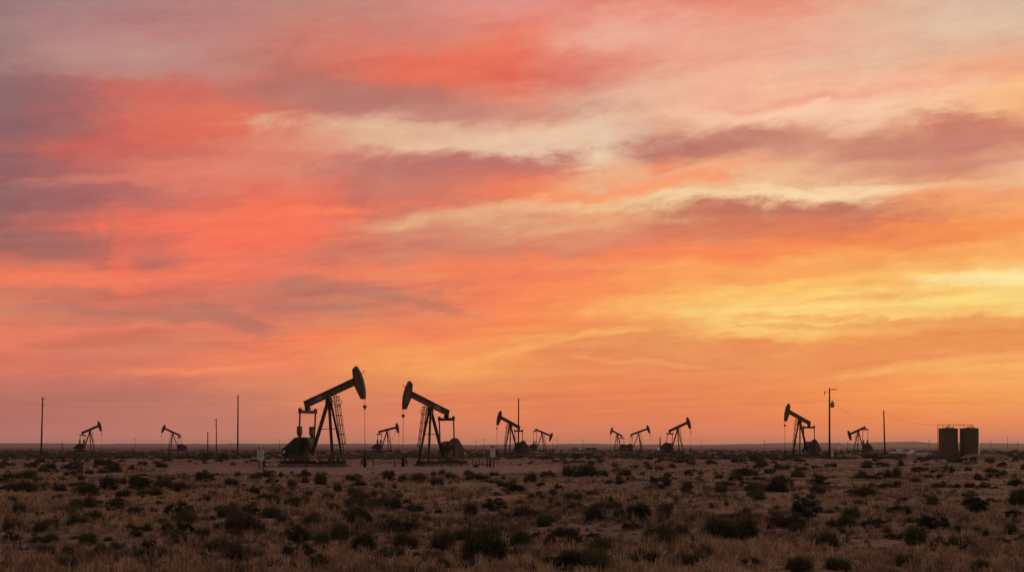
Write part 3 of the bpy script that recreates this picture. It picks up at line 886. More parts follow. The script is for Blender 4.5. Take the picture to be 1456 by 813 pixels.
def shrub(px, by, w, h, kind, label=None, parts=True, d=None):
    d = d or dist(by)
    x, y = at(px, d); d2 = d
    z = float(gh(x, y))
    W_ = w * d2 / F; H_ = h * d2 / F
    fo, br = random.choice(PROTO[kind])
    # unit plants are about 1 wide and 1 high
    ww = {'D': 1.0, 'G': 1.15, 'O': 1.15, 'B': 1.2, 'Y': 1.45}[kind]
    hh = {'D': .98, 'G': .95, 'O': .95, 'B': .95, 'Y': .82}[kind]
    rz = random.uniform(0, 6.28); sc = (W_ / ww, W_ / ww * random.uniform(.85, 1.1), H_ / hh)
    lb = label or 'small %s %s, one of many dotted over the dry grass plain' % (KW[kind], 'yucca' if kind == 'Y' else 'shrub')
    if parts and br is not None:
        root = empty(KN[kind], (x, y, z), rz); root.scale = sc
        for src in (fo, br):
            c_ = src.copy(); col.objects.link(c_); c_.parent = root
    else:
        root = bpy.data.objects.new(KN[kind], fo.data); col.objects.link(root)
        root.location = (x, y, z); root.rotation_euler = (0, 0, rz); root.scale = sc
    tag(root, lb, 'yucca' if kind == 'Y' else 'shrub', KG[kind])
    return root

BIG = [
 (687, 796, 80, 50, 'G', 'biggest bright yellow green bush at the bottom, below the control cabinet'),
 (631, 778, 48, 30, 'O', 'rounded olive bush touching the left of the biggest yellow green bush'),
 (738, 773, 58, 27, 'O', 'wide olive bush touching the right of the biggest yellow green bush'),
 (779, 771, 30, 23, 'B', 'brown twiggy bush between the wide olive bush and a round dark one'),
 (818, 770, 31, 27, 'D', 'round very dark bush right of the bottom centre bush cluster'),
 (910, 743, 44, 27, 'D', 'dense dark bush alone on pale grass right of centre, below the back to back pair'),
 (944, 737, 32, 18, 'B', 'low brown bush at the right side of the dense dark bush'),
 (947, 776, 42, 32, 'B', 'tall brown brush clump left of the long brush bank at the lower right'),
 (1020, 763, 62, 32, 'O', 'left half of the long olive brush bank at the lower right'),
 (1060, 764, 60, 30, 'O', 'right half of the long olive brush bank at the lower right'),
 (1145, 738, 54, 34, 'D', 'tallest dark bush right of centre, on top of the dark cluster below the transformer pole'),
 (1118, 749, 58, 28, 'D', 'dark bush at the lower left of the dark cluster below the transformer pole'),
 (1198, 757, 60, 26, 'D', 'wide dark bush at the right of the dark cluster below the transformer pole'),
 (1172, 782, 60, 27, 'O', 'olive brush clump below the dark cluster at the lower right'),
 (1303, 779, 46, 30, 'G', 'feathery green bush in pale grass at the lower right'),
 (1337, 790, 36, 21, 'D', 'small dark bush just right of the feathery green bush'),
 (1327, 751, 52, 27, 'D', 'bushy dark shrub in the middle of the right foreground'),
 (1327, 723, 26, 15, 'D', 'small dark shrub directly behind the bushy one in the right foreground'),
 (1385, 729, 46, 29, 'D', 'large dark shrub near the right edge, below the right storage tank'),
 (1280, 730, 42, 14, 'D', 'low flat dark shrub left of the two right foreground shrubs'),
 (1447, 720, 36, 24, 'G', 'green shrub cut by the right edge of the photo'),
 (1165, 692, 42, 18, 'D', 'rounded dark shrub in pale grass below the foot of the transformer pole'),
 (1227, 706, 48, 16, 'O', 'wide spiky olive shrub right of the rounded dark shrub'),
 (505, 745, 62, 27, 'D', 'wide dark bush below the largest pumpjack, left of centre'),
 (562, 744, 30, 12, 'G', 'low green bush right of the wide dark bush left of centre'),
 (421, 772, 46, 31, 'D', 'upper dark bush of the stacked pair at the lower left of centre'),
 (424, 793, 54, 26, 'D', 'lower dark bush of the stacked pair at the lower left of centre'),
 (458, 776, 36, 26, 'G', 'green bush just right of the stacked dark pair'),
 (514, 778, 60, 30, 'O', 'broad olive brush between the stacked dark pair and the bottom centre cluster'),
 (576, 776, 42, 26, 'O', 'olive brush left of the bottom centre cluster'),
 (340, 802, 74, 37, 'B', 'broad brown twiggy bush at the bottom left of centre'),
 (284, 801, 42, 19, 'D', 'dark green bush touching the left of the broad brown twiggy bush'),
 (220, 808, 42, 17, 'D', 'low dark bush at the bottom edge of the photo on the left'),
 (254, 732, 56, 21, 'D', 'wide dark bush in the left middle distance'),
 (325, 734, 40, 22, 'O', 'olive bush right of the wide dark bush in the left middle distance'),
 (385, 735, 32, 18, 'G', 'green bush below the notice sign, left middle distance'),
 (124, 704, 46, 22, 'O', 'olive bush on the left, below the leftmost pumpjack'),
 (153, 699, 40, 21, 'D', 'dark bush on the left, just right of the olive bush below the leftmost pumpjack'),
 (120, 724, 46, 22, 'O', 'larger olive bush in front of the olive and dark pair on the left'),
 (86, 698, 32, 15, 'B', 'brown bush at the left of the olive bush below the leftmost pumpjack'),
 (26, 730, 32, 18, 'B', 'brown bush near the left edge of the photo'),
 (125, 775, 30, 19, 'G', 'small green bush in the left foreground'),
 (103, 792, 38, 22, 'G', 'larger green bush in the left foreground, nearest the bottom'),
 (141, 787, 28, 18, 'G', 'round green bush at the right of the left foreground group'),
 (290, 687, 36, 19, 'D', 'dark bush on the gravel edge left of the notice sign'),
 (820, 678, 62, 21, 'O', 'long olive bush bank on the right edge of the gravel pad'),
 (703, 724, 40, 21, 'D', 'dark bush below the control cabinet in the middle distance'),
 (669, 729, 32, 21, 'B', 'brown bush left of the dark bush below the control cabinet'),
 (751, 736, 62, 19, 'B', 'wide brown bush right of the dark bush below the control cabinet'),
 (842, 742, 40, 23, 'B', 'brown bush left of the dense dark bush right of centre'),
 (961, 715, 19, 16, 'Y', 'spiky yucca standing alone right of centre'),
 (815, 713, 50, 11, 'G', 'low wide green bush in the middle distance, above the brown one'),
 (399.5, 679, 11, 10, 'D', 'ball shaped dark shrub at the gravel edge in front of the largest pumpjack'),
]
for a in BIG: shrub(*a)

MID = [
 (360, 684, 32, 12, 'O'), (386, 686, 24, 9, 'D'), (328, 689, 26, 12, 'O'), (457, 687, 22, 19, 'G'), (479, 696, 14, 12, 'G'), (440, 707, 16, 11, 'D'),
 (361, 702, 26, 14, 'D'), (435, 686, 20, 10, 'O'), (500, 684, 28, 10, 'O'), (554, 684, 23, 14, 'D'), (573, 685, 20, 11, 'O'), (594, 684, 36, 13, 'B'),
 (621, 692, 30, 15, 'B'), (680, 682, 44, 9, 'G'), (590, 723, 32, 14, 'D'), (755, 686, 30, 14, 'O'), (779, 679, 28, 11, 'D'), (854, 678, 28, 11, 'O'),
 (885, 676, 32, 12, 'B'), (875, 688, 36, 8, 'D'), (794, 697, 24, 9, 'D'), (937, 669, 18, 8, 'D'), (955, 666, 13, 9, 'D'), (865, 714, 17, 10, 'O'),
 (868, 772, 32, 16, 'B'), (897, 774, 27, 11, 'B'), (531, 809, 38, 13, 'D'), (1222, 718, 27, 8, 'D'), (1033, 722, 20, 12, 'Y'), (1399, 696, 24, 11, 'D'),
 (1444, 691, 24, 14, 'D'), (1413, 679, 26, 8, 'G'), (1425, 665, 17, 10, 'D'), (1349, 673, 21, 13, 'D'), (1337, 681, 15, 9, 'D'), (1305, 672, 28, 10, 'D'),
 (1270, 680, 28, 19, 'O'), (1231, 682, 52, 12, 'D'), (1135, 678, 29, 9, 'B'), (1093, 675, 24, 11, 'D'), (1059, 676, 56, 14, 'O'), (1080, 667, 20, 10, 'D'),
 (980, 677, 20, 12, 'D'), (1190, 808, 48, 20, 'O'), (1069, 807, 34, 14, 'D'), (1135, 812, 54, 22, 'O'), (1262, 761, 15, 13, 'B'), (1402, 765, 13, 14, 'D'),
 (1437, 760, 27, 17, 'G'), (237, 761, 22, 12, 'D'), (194, 768, 22, 10, 'G'), (290, 767, 32, 15, 'B'), (14, 771, 27, 15, 'D'), (65, 773, 46, 14, 'O'),
 (65, 758, 42, 18, 'O'), (484, 767, 40, 28, 'O'), (417, 816, 10, 20, 'D'), (1357, 694, 20, 7, 'O'), (1378, 693, 22, 9, 'B'), (1254, 664, 26, 9, 'D'),
 (1236, 653, 18, 8, 'D'), (1243, 652, 10, 8, 'D'), (1022, 680, 18, 7, 'O'), (690, 698, 24, 8, 'D'), (640, 700, 26, 8, 'B'), (30, 700, 50, 18, 'O'),
 (60, 697, 30, 16, 'O'), (175, 706, 30, 12, 'B'), (215, 705, 50, 14, 'O'), (190, 730, 28, 10, 'B'), (165, 746, 30, 12, 'O'), (290, 716, 34, 10, 'B'),
 (735, 717, 26, 10, 'B'), (1240, 692, 18, 8, 'B'), (1106, 726, 20, 10, 'B'), (985, 745, 30, 14, 'O'), (1090, 751, 30, 16, 'B'), (47, 676, 14, 8, 'D'), (96, 668, 22, 7, 'D'),
 (610, 742, 26, 12, 'B'), (450, 738, 24, 12, 'B'), (775, 742, 30, 14, 'O'), (13, 745, 24, 12, 'B'), (365, 761, 24, 10, 'B'), (700, 757, 26, 12, 'B'),
]
for a in MID: shrub(*a, parts=a[3] >= 14)

taken = [(a[0], a[1], a[2]) for a in BIG + MID]
n_ = 0
clus = []
while n_ < 830:
    if not clus or random.random() < .30:
        cpx = random.uniform(-60, 1516); cby = 650.5 + 165 * random.random() ** 2.3
        clus = [(cpx, cby)]
    px = clus[0][0] + random.gauss(0, 26 + (clus[0][1] - 650) * .25); by = clus[0][1] + random.gauss(0, 1 + (clus[0][1] - 650) * .10)
    if by < 650.2 or by > 816 or px < -70 or px > 1526: clus = []; continue
    if 661 < by < 671.5 and 230 < px < 800 and random.random() < .94: clus = []; continue
    if 650 < by < 672 and 375 < px < 720: clus = []; continue
    if 1130 < px < 1240 and by < 654: clus = []; continue
    kind = random.choices('DOBGY', (.27, .31, .31, .08, .03))[0]
    wm = random.choice((random.uniform(.3, .8), random.uniform(.6, 1.7))) * (1.6 if by < 664 else 1.1 if by < 700 else .85)
    w = wm * F / dist(by); h = w * random.uniform(.25, .6) * (1 if wm < 1 else .8)
    if any(abs(px - t[0]) < (w + t[2]) * .4 and abs(by - t[1]) < h * .5 for t in taken[:130]): clus = []; continue
    shrub(px, by, w, h, kind, parts=False); n_ += 1; taken.append((px, by, w))

# far scrub belt (beyond what one could count): one mesh
def far_scrub():
    rng = np.random.default_rng(9)
    n = 4200
    u = rng.uniform(0, 1, n)
    d = 1 / (1 / 185 + (1 / 650 - 1 / 185) * u ** .8)
    px = rng.uniform(-150, 1600, n)
    x = (px - 728) / F * d; w = rng.uniform(.6, 1.9, n) * (1 + d / 900); h = w * rng.uniform(.2, .4, n) * .8
    k = 46
    N = n * k
    X0 = np.repeat(x, k); D0 = np.repeat(d, k); W0 = np.repeat(w, k); H0 = np.repeat(h, k)
    a = rng.uniform(0, 2 * math.pi, N); r = np.sqrt(rng.uniform(0, 1, N)); z = rng.uniform(0, 1, N) * (1 - r ** 2 * .8)
    C = np.stack([X0 + np.cos(a) * r * W0 * .5, D0 + np.sin(a) * r * W0 * .5, gh(X0, D0) + z * H0], -1)
    dd = rng.normal(size=(N, 3)); dd[:, 2] = np.abs(dd[:, 2]) + .4; dd /= np.linalg.norm(dd, axis=1)[:, None]
    e = rng.normal(size=(N, 3)); e /= np.linalg.norm(e, axis=1)[:, None]
    s = (.22 * H0 + .05)[:, None]
    V = np.stack([C - e * s, C + e * s, C + dd * s * 1.5], 1).reshape(-1, 3)
    t = np.repeat(np.clip(rng.normal(.45, .3, n), 0, 1), k * 3)
    o = mesh_np('distant_scrub', V, [np.arange(3 * N).reshape(-1, 3)], M['scrub'], t)
    tag(o, 'belt of dark low scrub covering the plain far behind the pumpjacks', 'scrub', kind='stuff')
M['scrub'] = tint_mat('far_scrub_leaves', [(.03, .028, .017), (.055, .05, .028), (.10, .075, .045)])
far_scrub()

# dry grass and ground litter
def grass():
    rng = np.random.default_rng(21)
    out_v = []; f3 = []; f4 = []; tt = []; base_i = 0
    # (number of tufts, blades per tuft, dist range, power, height, width, curved)
    for (n, k, d0, d1, h0, h1, w, spread) in ((17000, 26, 15.5, 34, .08, .40, .0055, .10), (22000, 16, 32, 75, .08, .38, .009, .15), (36000, 8, 72, 330, .12, .36, .03, .3)):
        u = rng.uniform(0, 1, n)
        d = 1 / (1 / d0 + (1 / d1 - 1 / d0) * u ** .8)
        half = 33.0 / 57.3
        nc = n // 9                                       # clump centres; tufts gather round them
        ci = rng.integers(0, nc, n); dc = d[:nc][ci]; xc = (np.tan(rng.uniform(-half, half, nc)) * d[:nc])[ci]
        sg = .16 + dc * .006
        loose = rng.uniform(0, 1, n) < .3
        x = np.where(loose, np.tan(rng.uniform(-half, half, n)) * d, xc + rng.normal(0, 1, n) * sg * 1.5)
        d = np.where(loose, d, np.maximum(dc + rng.normal(0, 1, n) * sg, 15.2))
        ctint = rng.normal(0, .24, nc)[ci] * ~loose; ch = np.where(loose, .62, rng.uniform(.45, 1.45, nc)[ci])
        pn = mix_noise(x, d) ; pn2 = mix_noise(x + 31, d * .8 + 7, 2.7)
        pxx = x / d * F + 728; yy = HZ + CAM_H * F / d
        keep = (rng.uniform(0, 1, n) < .58 + .5 * pn2)
        pad = (yy > 660.5) & (yy < 673.5) & (pxx > 235) & (pxx < 800)
        keep &= ~(pad & (rng.uniform(0, 1, n) < .965))
        ctint = ctint[keep]; ch = ch[keep]; x = x[keep]; d = d[keep]; pn = pn[keep]; pn2 = pn2[keep]; n = len(x)
        hh = rng.uniform(h0, h1, n) * (.75 + .35 * pn2) * ch
        z = gh(x, d)
        tint = np.clip(.44 + .26 * pn + .12 * pn2 + ctint + rng.normal(0, .09, n), 0, 1)
        N = n * k
        X0 = np.repeat(x, k) + rng.normal(0, spread * .5, N); Y0 = np.repeat(d, k) + rng.normal(0, spread * .5, N); Z0 = np.repeat(z, k)
        a = rng.uniform(0, 2 * math.pi, N); lean = np.abs(rng.normal(0, .5, N)); H = np.repeat(hh, k) * rng.uniform(.5, 1.1, N)
        base = np.stack([X0, Y0, Z0 - .01], -1)
        dr = np.stack([np.cos(a), np.sin(a), np.zeros(N)], -1)
        tip = base + dr * (np.sin(lean) * H)[:, None] * 1.1; tip[:, 2] += np.cos(lean) * H
        mid = base + dr * (np.sin(lean) * H * .3)[:, None]; mid[:, 2] += np.cos(lean * .6) * H * .55
        a2 = rng.uniform(0, 2 * math.pi, N); tn = np.stack([np.cos(a2), np.sin(a2), np.zeros(N)], -1)
        ww = (w * rng.uniform(.6, 1.5, N) * (1 + np.repeat(d, k) / (d1 * 1.2)))[:, None]
        T = np.repeat(tint, k) + rng.normal(0, .08, N)
        i = base_i
        if w < .02:
            V = np.stack([base - tn * ww, base + tn * ww, mid + tn * ww * .8, mid - tn * ww * .8, tip], 1).reshape(-1, 3)
            j = i + np.arange(N)[:, None] * 5
            f4.append(np.concatenate([j, j + 1, j + 2, j + 3], 1)); f3.append(np.concatenate([j + 3, j + 2, j + 4], 1)); tt.append(np.repeat(T, 5))
        else:
            V = np.stack([base - tn * ww, base + tn * ww, tip], 1).reshape(-1, 3)
            f3.append(i + np.arange(N * 3).reshape(-1, 3)); tt.append(np.repeat(T, 3))
        out_v.append(V); base_i += len(V)
    o = mesh_np('dry_grass', np.concatenate(out_v), [np.concatenate(f4), np.concatenate(f3)], M['grass'], np.clip(np.concatenate(tt), 0, 1))
    tag(o, 'dry straw coloured grass tufts covering the plain', 'grass', kind='stuff')
grass()

# ------------------------------------------------------------------ sky
SKYROWS = {
0:  [(150,110,115),(165,118,120),(180,120,120),(185,122,120),(190,122,115),(195,125,118),(215,140,130),(225,145,135),(225,130,115),(225,130,112),(230,140,120),(232,150,125),(225,170,140),(222,185,160),(215,180,160)],
40: [(165,128,125),(180,130,130),(190,135,130),(190,130,125),(200,120,108),(200,125,115),(215,135,120),(235,130,105),(235,165,145),(238,160,138),(238,165,140),(238,170,145),(230,180,155),(225,188,160),(220,182,158)],
80: [(150,112,115),(185,135,130),(190,140,130),(192,130,120),(200,112,100),(225,112,95),(230,112,92),(228,105,85),(228,140,120),(235,160,138),(238,168,142),(235,172,148),(235,180,152),(235,165,130),(238,165,125)],
120:[(145,98,105),(170,100,100),(200,102,95),(210,105,92),(185,105,98),(200,108,95),(220,105,85),(228,100,82),(215,130,115),(232,175,150),(240,175,150),(245,180,150),(248,185,155),(248,190,150),(250,190,135)],
160:[(140,95,100),(165,92,95),(205,98,90),(225,105,85),(210,112,95),(185,115,105),(195,130,115),(225,150,125),(230,185,155),(238,185,155),(245,180,150),(248,190,160),(248,200,165),(250,195,155),(245,180,130)],
200:[(150,90,95),(190,90,85),(210,98,88),(215,105,90),(222,130,108),(230,180,150),(232,190,160),(235,200,170),(235,205,175),(205,135,115),(200,125,105),(215,150,120),(215,155,125),(210,140,115),(215,130,105)],
240:[(150,92,95),(185,95,95),(222,115,98),(225,130,110),(220,125,108),(200,120,105),(195,118,108),(205,110,95),(232,190,150),(250,150,105),(235,170,130),(235,180,140),(220,155,125),(210,135,110),(240,190,150)],
280:[(140,90,95),(165,95,98),(190,100,95),(225,108,90),(235,108,85),(205,105,92),(215,115,95),(240,130,95),(245,160,110),(240,190,140),(245,205,155),(250,210,160),(250,205,155),(245,175,120),(240,170,115)],
320:[(145,92,95),(200,100,90),(230,105,88),(245,110,85),(250,112,85),(205,120,100),(225,160,125),(240,190,140),(235,170,125),(215,130,100),(215,120,90),(225,115,85),(235,130,85),(245,145,85),(250,160,90)],
360:[(155,95,92),(165,95,92),(215,105,90),(245,110,85),(235,112,88),(215,125,100),(215,122,100),(210,125,100),(225,130,100),(245,135,90),(250,140,85),(250,145,85),(250,160,90),(252,170,95),(252,175,100)],
400:[(240,115,88),(240,115,88),(240,112,88),(225,110,90),(220,115,95),(240,120,90),(240,125,90),(245,130,90),(250,140,88),(252,155,90),(252,180,100),(252,190,105),(250,180,100),(252,200,110),(252,220,150)],
440:[(205,118,98),(200,112,95),(195,110,95),(215,115,95),(195,112,98),(185,115,98),(235,125,90),(250,135,85),(252,155,90),(253,180,100),(253,205,120),(253,205,120),(253,200,115),(253,205,115),(253,210,120)],
480:[(235,115,90),(225,115,92),(215,115,92),(225,120,92),(248,130,90),(245,135,88),(248,135,86),(249,150,88),(240,146,90),(235,150,90),(250,185,105),(252,190,105),(245,160,90),(235,145,85),(235,150,85)],
520:[(225,115,95),(215,112,95),(225,118,95),(240,130,95),(235,130,92),(245,155,90),(250,170,95),(240,150,90),(235,140,88),(232,140,88),(232,140,88),(240,150,90),(245,150,85),(250,170,95),(250,180,100)],
560:[(185,105,95),(190,108,95),(190,108,95),(205,120,98),(225,125,92),(225,125,90),(230,130,88),(235,135,85),(240,135,85),(240,135,85),(240,140,85),(246,145,82),(250,152,82),(252,162,86),(252,165,90)],
600:[(185,105,98),(190,108,98),(195,110,98),(200,115,98),(210,118,95),(220,120,92),(225,125,92),(228,128,90),(230,128,88),(232,130,88),(235,130,88),(240,134,84),(243,138,82),(243,140,84),(240,138,86)],
634:[(200,115,108),(203,117,108),(205,118,108),(208,120,105),(212,122,102),(215,122,100),(218,124,98),(220,125,98),(222,126,98),(224,128,98),(226,130,100),(228,132,100),(226,132,102),(224,131,104),(222,130,105)],
}
CLOUDS = [  # photo column, row, half width, half height, tilt, colour, strength
 (150,322,9,22,10,(242,106,88),.6),(178,326,8,20,-8,(242,108,88),.6),(122,330,8,18,12,(228,104,90),.5),(165,345,9,26,-12,(168,96,92),.55),(195,340,40,10,6,(178,100,94),.5),(210,372,34,12,4,(176,100,94),.55),(168,372,14,20,-20,(246,108,86),.6),(180,150,120,14,4,(190,102,98),.5),(230,215,60,10,0,(190,98,92),.5),(120,280,110,10,3,(178,98,96),.5),
 (40,180,70,95,0,(148,95,98),.35),(200,90,160,20,0,(190,142,132),.5),(1300,60,170,38,0,(226,188,160),.5),(1050,45,190,20,-3,(238,166,142),.5),
 (860,55,110,17,5,(236,170,152),.7),(830,88,105,17,-3,(224,130,112),.6),(650,88,120,26,8,(236,106,82),.7),(560,50,120,18,6,(214,118,102),.4),
 (270,172,100,30,-10,(228,106,86),.6),(140,208,90,10,0,(205,95,88),.6),(500,140,135,18,-3,(182,112,106),.75),(700,163,190,9,2,(196,126,116),.6),
 (620,190,200,13,-3,(232,186,152),.65),(760,208,120,16,0,(234,198,168),.65),(400,200,90,9,3,(226,150,125),.5),(440,222,130,10,2,(222,125,105),.5),
 (1110,165,140,16,0,(250,202,172),.7),(1180,136,160,6,6,(238,152,128),.6),(1390,105,90,14,4,(240,155,120),.5),(1250,120,150,12,0,(248,190,158),.5),
 (1010,206,110,13,1,(190,116,106),1.0),(1068,190,62,14,2,(198,122,106),.95),(1180,214,110,15,-4,(216,150,126),.6),
 (1385,182,78,18,0,(206,120,102),.9),(1315,208,115,15,5,(200,128,110),.9),(1330,236,170,6,7,(212,140,118),.6),(1040,238,150,6,3,(236,178,142),.6),
 (645,236,150,17,0,(190,108,103),.95),(600,278,130,20,12,(206,114,98),.65),(745,262,95,12,9,(240,122,90),.6),(905,265,150,9,10,(250,150,108),.75),
 (230,255,170,8,2,(226,130,108),.55),(700,303,170,8,5,(238,182,136),.65),(930,288,130,8,3,(242,204,150),.7),(1130,273,210,7,2,(250,214,168),.85),
 (1130,300,185,15,-1,(198,112,92),1.0),(1130,326,120,14,-4,(218,116,84),.7),(1370,285,90,18,0,(243,150,100),.6),(1300,338,190,12,6,(246,140,82),.6),
 (330,308,220,17,3,(250,112,86),.6),(470,300,75,6,6,(254,122,90),.8),(60,352,110,17,0,(172,100,94),.5),(180,330,26,28,10,(236,106,88),.5),
 (60,300,120,20,0,(152,92,94),.35),(640,338,180,20,6,(212,128,104),.6),(440,366,120,8,8,(205,108,95),.6),(380,335,110,20,6,(250,108,84),.6),(260,385,190,10,3,(248,112,86),.6),
 (900,340,140,12,3,(222,124,96),.6),(890,368,250,7,4,(250,134,84),.7),(640,380,150,7,3,(246,122,88),.5),(470,410,140,11,0,(188,112,96),.8),(600,427,60,8,-14,(188,114,96),.7),
 (110,418,150,6,0,(198,108,92),.7),(120,440,140,7,0,(212,118,98),.5),(215,448,150,6,-5,(190,108,95),.7),(340,456,60,9,-12,(184,108,96),.8),(120,397,150,5,1,(244,118,88),.7),
 (150,468,150,5,2,(246,128,98),.5),(200,490,170,5,0,(205,112,92),.5),(300,520,130,4,3,(250,140,92),.6),(90,512,130,6,0,(212,110,94),.5),
 (1410,396,95,11,0,(253,226,158),.9),(1330,428,180,14,0,(254,216,126),.8),(1130,450,200,12,-2,(254,208,122),.7),(1180,400,140,8,9,(254,192,104),.7),
 (1000,420,160,8,2,(252,182,100),.4),(1400,466,150,9,-3,(238,150,88),.85),(1130,462,90,3,-3,(240,160,90),.6),(960,497,240,13,-2,(234,148,94),.75),
 (1230,508,200,10,0,(238,148,86),.6),(715,500,140,6,12,(253,168,96),.7),(640,520,140,9,4,(248,155,90),.45),(1250,500,270,15,-2,(239,146,86),.85),(1120,516,160,6,2,(238,142,88),.6),(1145,452,110,4,-2,(249,170,94),.7),(1080,394,110,8,3,(250,152,86),.6),(1230,424,120,3,5,(250,178,100),.6),(1290,462,60,3,-14,(246,165,92),.7),
 (820,478,90,5,3,(253,180,100),.6),(1350,518,160,5,6,(252,176,104),.75),(1040,538,180,5,-2,(240,140,92),.5),(900,520,110,3,-2,(250,158,96),.6),(560,545,220,9,0,(228,138,88),.4),
]
def warm(c): return (c[0], c[1] + 7, c[2] + 4) if c[1] < 128 else c
def lin(c): return tuple(((x / 255 + .055) / 1.055) ** 2.4 if x > 10 else x / 255 / 12.92 for x in c)

def sky():
    w = bpy.data.worlds.new('World'); scene.world = w; w.use_nodes = True
    nt = w.node_tree; N = nt.nodes; L = nt.links; N.clear()
    out = N.new('ShaderNodeOutputWorld'); bg = N.new('ShaderNodeBackground'); L.new(bg.outputs[0], out.inputs['Surface'])
    tc = N.new('ShaderNodeTexCoord'); sep = N.new('ShaderNodeSeparateXYZ'); L.new(tc.outputs['Generated'], sep.inputs[0])
    def mth(op, a, b=None, c=None, clamp=False):
        n = N.new('ShaderNodeMath'); n.operation = op; n.use_clamp = clamp
        for i, v in enumerate((a, b, c)):
            if v is None: continue
            if isinstance(v, (int, float)): n.inputs[i].default_value = v
            else: L.new(v, n.inputs[i])
        return n.outputs[0]
    def mr(v, a, b, c=0, d=1, interp='LINEAR'):
        n = N.new('ShaderNodeMapRange'); n.interpolation_type = interp
        L.new(v, n.inputs['Value'])
        for k, x in zip(('From Min', 'From Max', 'To Min', 'To Max'), (a, b, c, d)): n.inputs[k].default_value = x
        return n.outputs['Result']
    def mix(f, a, b, mode='MIX'):
        n = N.new('ShaderNodeMix'); n.data_type = 'RGBA'; n.blend_type = mode
        for k, v in (('Factor', f), ('A', a), ('B', b)):
            if isinstance(v, (int, float)): n.inputs[k].default_value = v
            elif isinstance(v, tuple): n.inputs[k].default_value = (*v, 1)
            else: L.new(v, n.inputs[k])
        return n.outputs['Result']
    az = mth('ARCTAN2', sep.outputs['X'], sep.outputs['Y'])
    el = mth('ARCSINE', mth('MINIMUM', mth('MAXIMUM', sep.outputs['Z'], -1.0), 1.0))
    az2 = mth('MINIMUM', mth('MULTIPLY', az, az), .35)
    qv = mth('MULTIPLY', el, mth('MULTIPLY_ADD', az2, .5, 1.0))
    def noise(sx, sy, scale, det, rough, dist_=0.0, off=0.0, shear=0.0):
        cb = N.new('ShaderNodeCombineXYZ')
        q2 = mth('MULTIPLY_ADD', az, shear, qv)
        L.new(mth('MULTIPLY_ADD', az, sx, off), cb.inputs[0]); L.new(mth('MULTIPLY_ADD', q2, sy, off * 1.7), cb.inputs[1])
        n = N.new('ShaderNodeTexNoise'); n.noise_dimensions = '2D'; n.inputs['Scale'].default_value = scale; n.inputs['Detail'].default_value = det
        n.inputs['Roughness'].default_value = rough; n.inputs['Distortion'].default_value = dist_
        L.new(cb.outputs[0], n.inputs['Vector']); return mth('SUBTRACT', n.outputs['Fac'], .5)
    # fade of the warp close to the horizon, where the veil is smooth
    fade = mr(qv, .02, .14, .25, 1.0)
    n1 = noise(6, 15, 1.0, 6, .6, .2, 3.1, -.10)
    n2 = noise(6, 17, 1.1, 7, .64, .2, 9.7, -.10)
    n3 = noise(18, 60, 1.0, 5, .62, .2, 17.3, -.12)
    azw = mth('ADD', az, mth('MULTIPLY', n1, .09))
    qw = mth('ADD', qv, mth('MULTIPLY', fade, mth('ADD', mth('MULTIPLY', n2, .040), mth('MULTIPLY', n3, .018))))
    axn = mr(azw, -R(30), R(30))
    prev = None; rows = sorted(SKYROWS.items(), reverse=True)      # from the horizon up
    for y, cols in rows:
        rp = N.new('ShaderNodeValToRGB'); cr = rp.color_ramp; cr.interpolation = 'LINEAR'
        n = len(cols)
        pos = [(math.atan((k * 1456 / (n - 1) - 728) / F) + R(30)) / R(60) for k in range(n)]
        cr.elements[0].position = pos[0]; cr.elements[0].color = (*lin(warm(cols[0])), 1)
        cr.elements[1].position = pos[-1]; cr.elements[1].color = (*lin(warm(cols[-1])), 1)
        for p, c in list(zip(pos, cols))[1:-1]:
            e = cr.elements.new(p); e.color = (*lin(warm(c)), 1)
        L.new(axn, rp.inputs['Fac'])
        e_ = math.atan((HZ - y) / F)
        if prev is None: c_ = rp.outputs['Color']
        else: c_ = mix(mr(qw, prev, e_, interp='SMOOTHSTEP' if False else 'LINEAR'), c_, rp.outputs['Color'])
        prev = e_
    # single cloud banks with torn edges
    nA = noise(17, 46, 1.0, 6, .70, .2, 71.0, -.10); nB = noise(50, 120, 1.0, 4, .7, .2, 83.0, -.14)
    edge = mth('ADD', mth('MULTIPLY', nA, 2.1), mth('MULTIPLY', nB, .8))
    vec = N.new('ShaderNodeCombineXYZ')
    L.new(mth('ADD', az, mth('MULTIPLY', n1, .06)), vec.inputs[0])
    L.new(mth('ADD', qv, mth('ADD', mth('MULTIPLY', n2, .030), mth('MULTIPLY', n3, .012))), vec.inputs[1])
    for (cx, cy, rx, ry, tl, cc, st_) in CLOUDS:
        mp = N.new('ShaderNodeMapping'); mp.vector_type = 'TEXTURE'
        ca = math.cos(math.atan((cx - 728) / F)) ** 2
        mp.inputs['Location'].default_value = (math.atan((cx - 728) / F), math.atan((HZ - cy) / F), 0)
        mp.inputs['Rotation'].default_value = (0, 0, R(tl)); mp.inputs['Scale'].default_value = (rx / F * ca, ry / F, 1)
        va = N.new('ShaderNodeVectorMath'); va.operation = 'MULTIPLY_ADD'     # keeps the clouds evaluated one after another
        L.new(c_, va.inputs[0]); va.inputs[1].default_value = (1e-9, 1e-9, 1e-9); L.new(vec.outputs[0], va.inputs[2])
        L.new(va.outputs[0], mp.inputs['Vector'])
        ln = N.new('ShaderNodeVectorMath'); ln.operation = 'LENGTH'; L.new(mp.outputs[0], ln.inputs[0])
        mk = mr(mth('ADD', ln.outputs['Value'], edge), 1.75, .35, 0, st_, 'SMOOTHSTEP')
        c_ = mix(mk, c_, lin(warm(cc)))
    # streaky lighter and darker cloud bands over everything
    n4 = noise(10, 48, 1.0, 6, .66, .2, 27.9, -.10); n5 = noise(30, 84, 1.0, 5, .68, .3, 41.0, -.16)
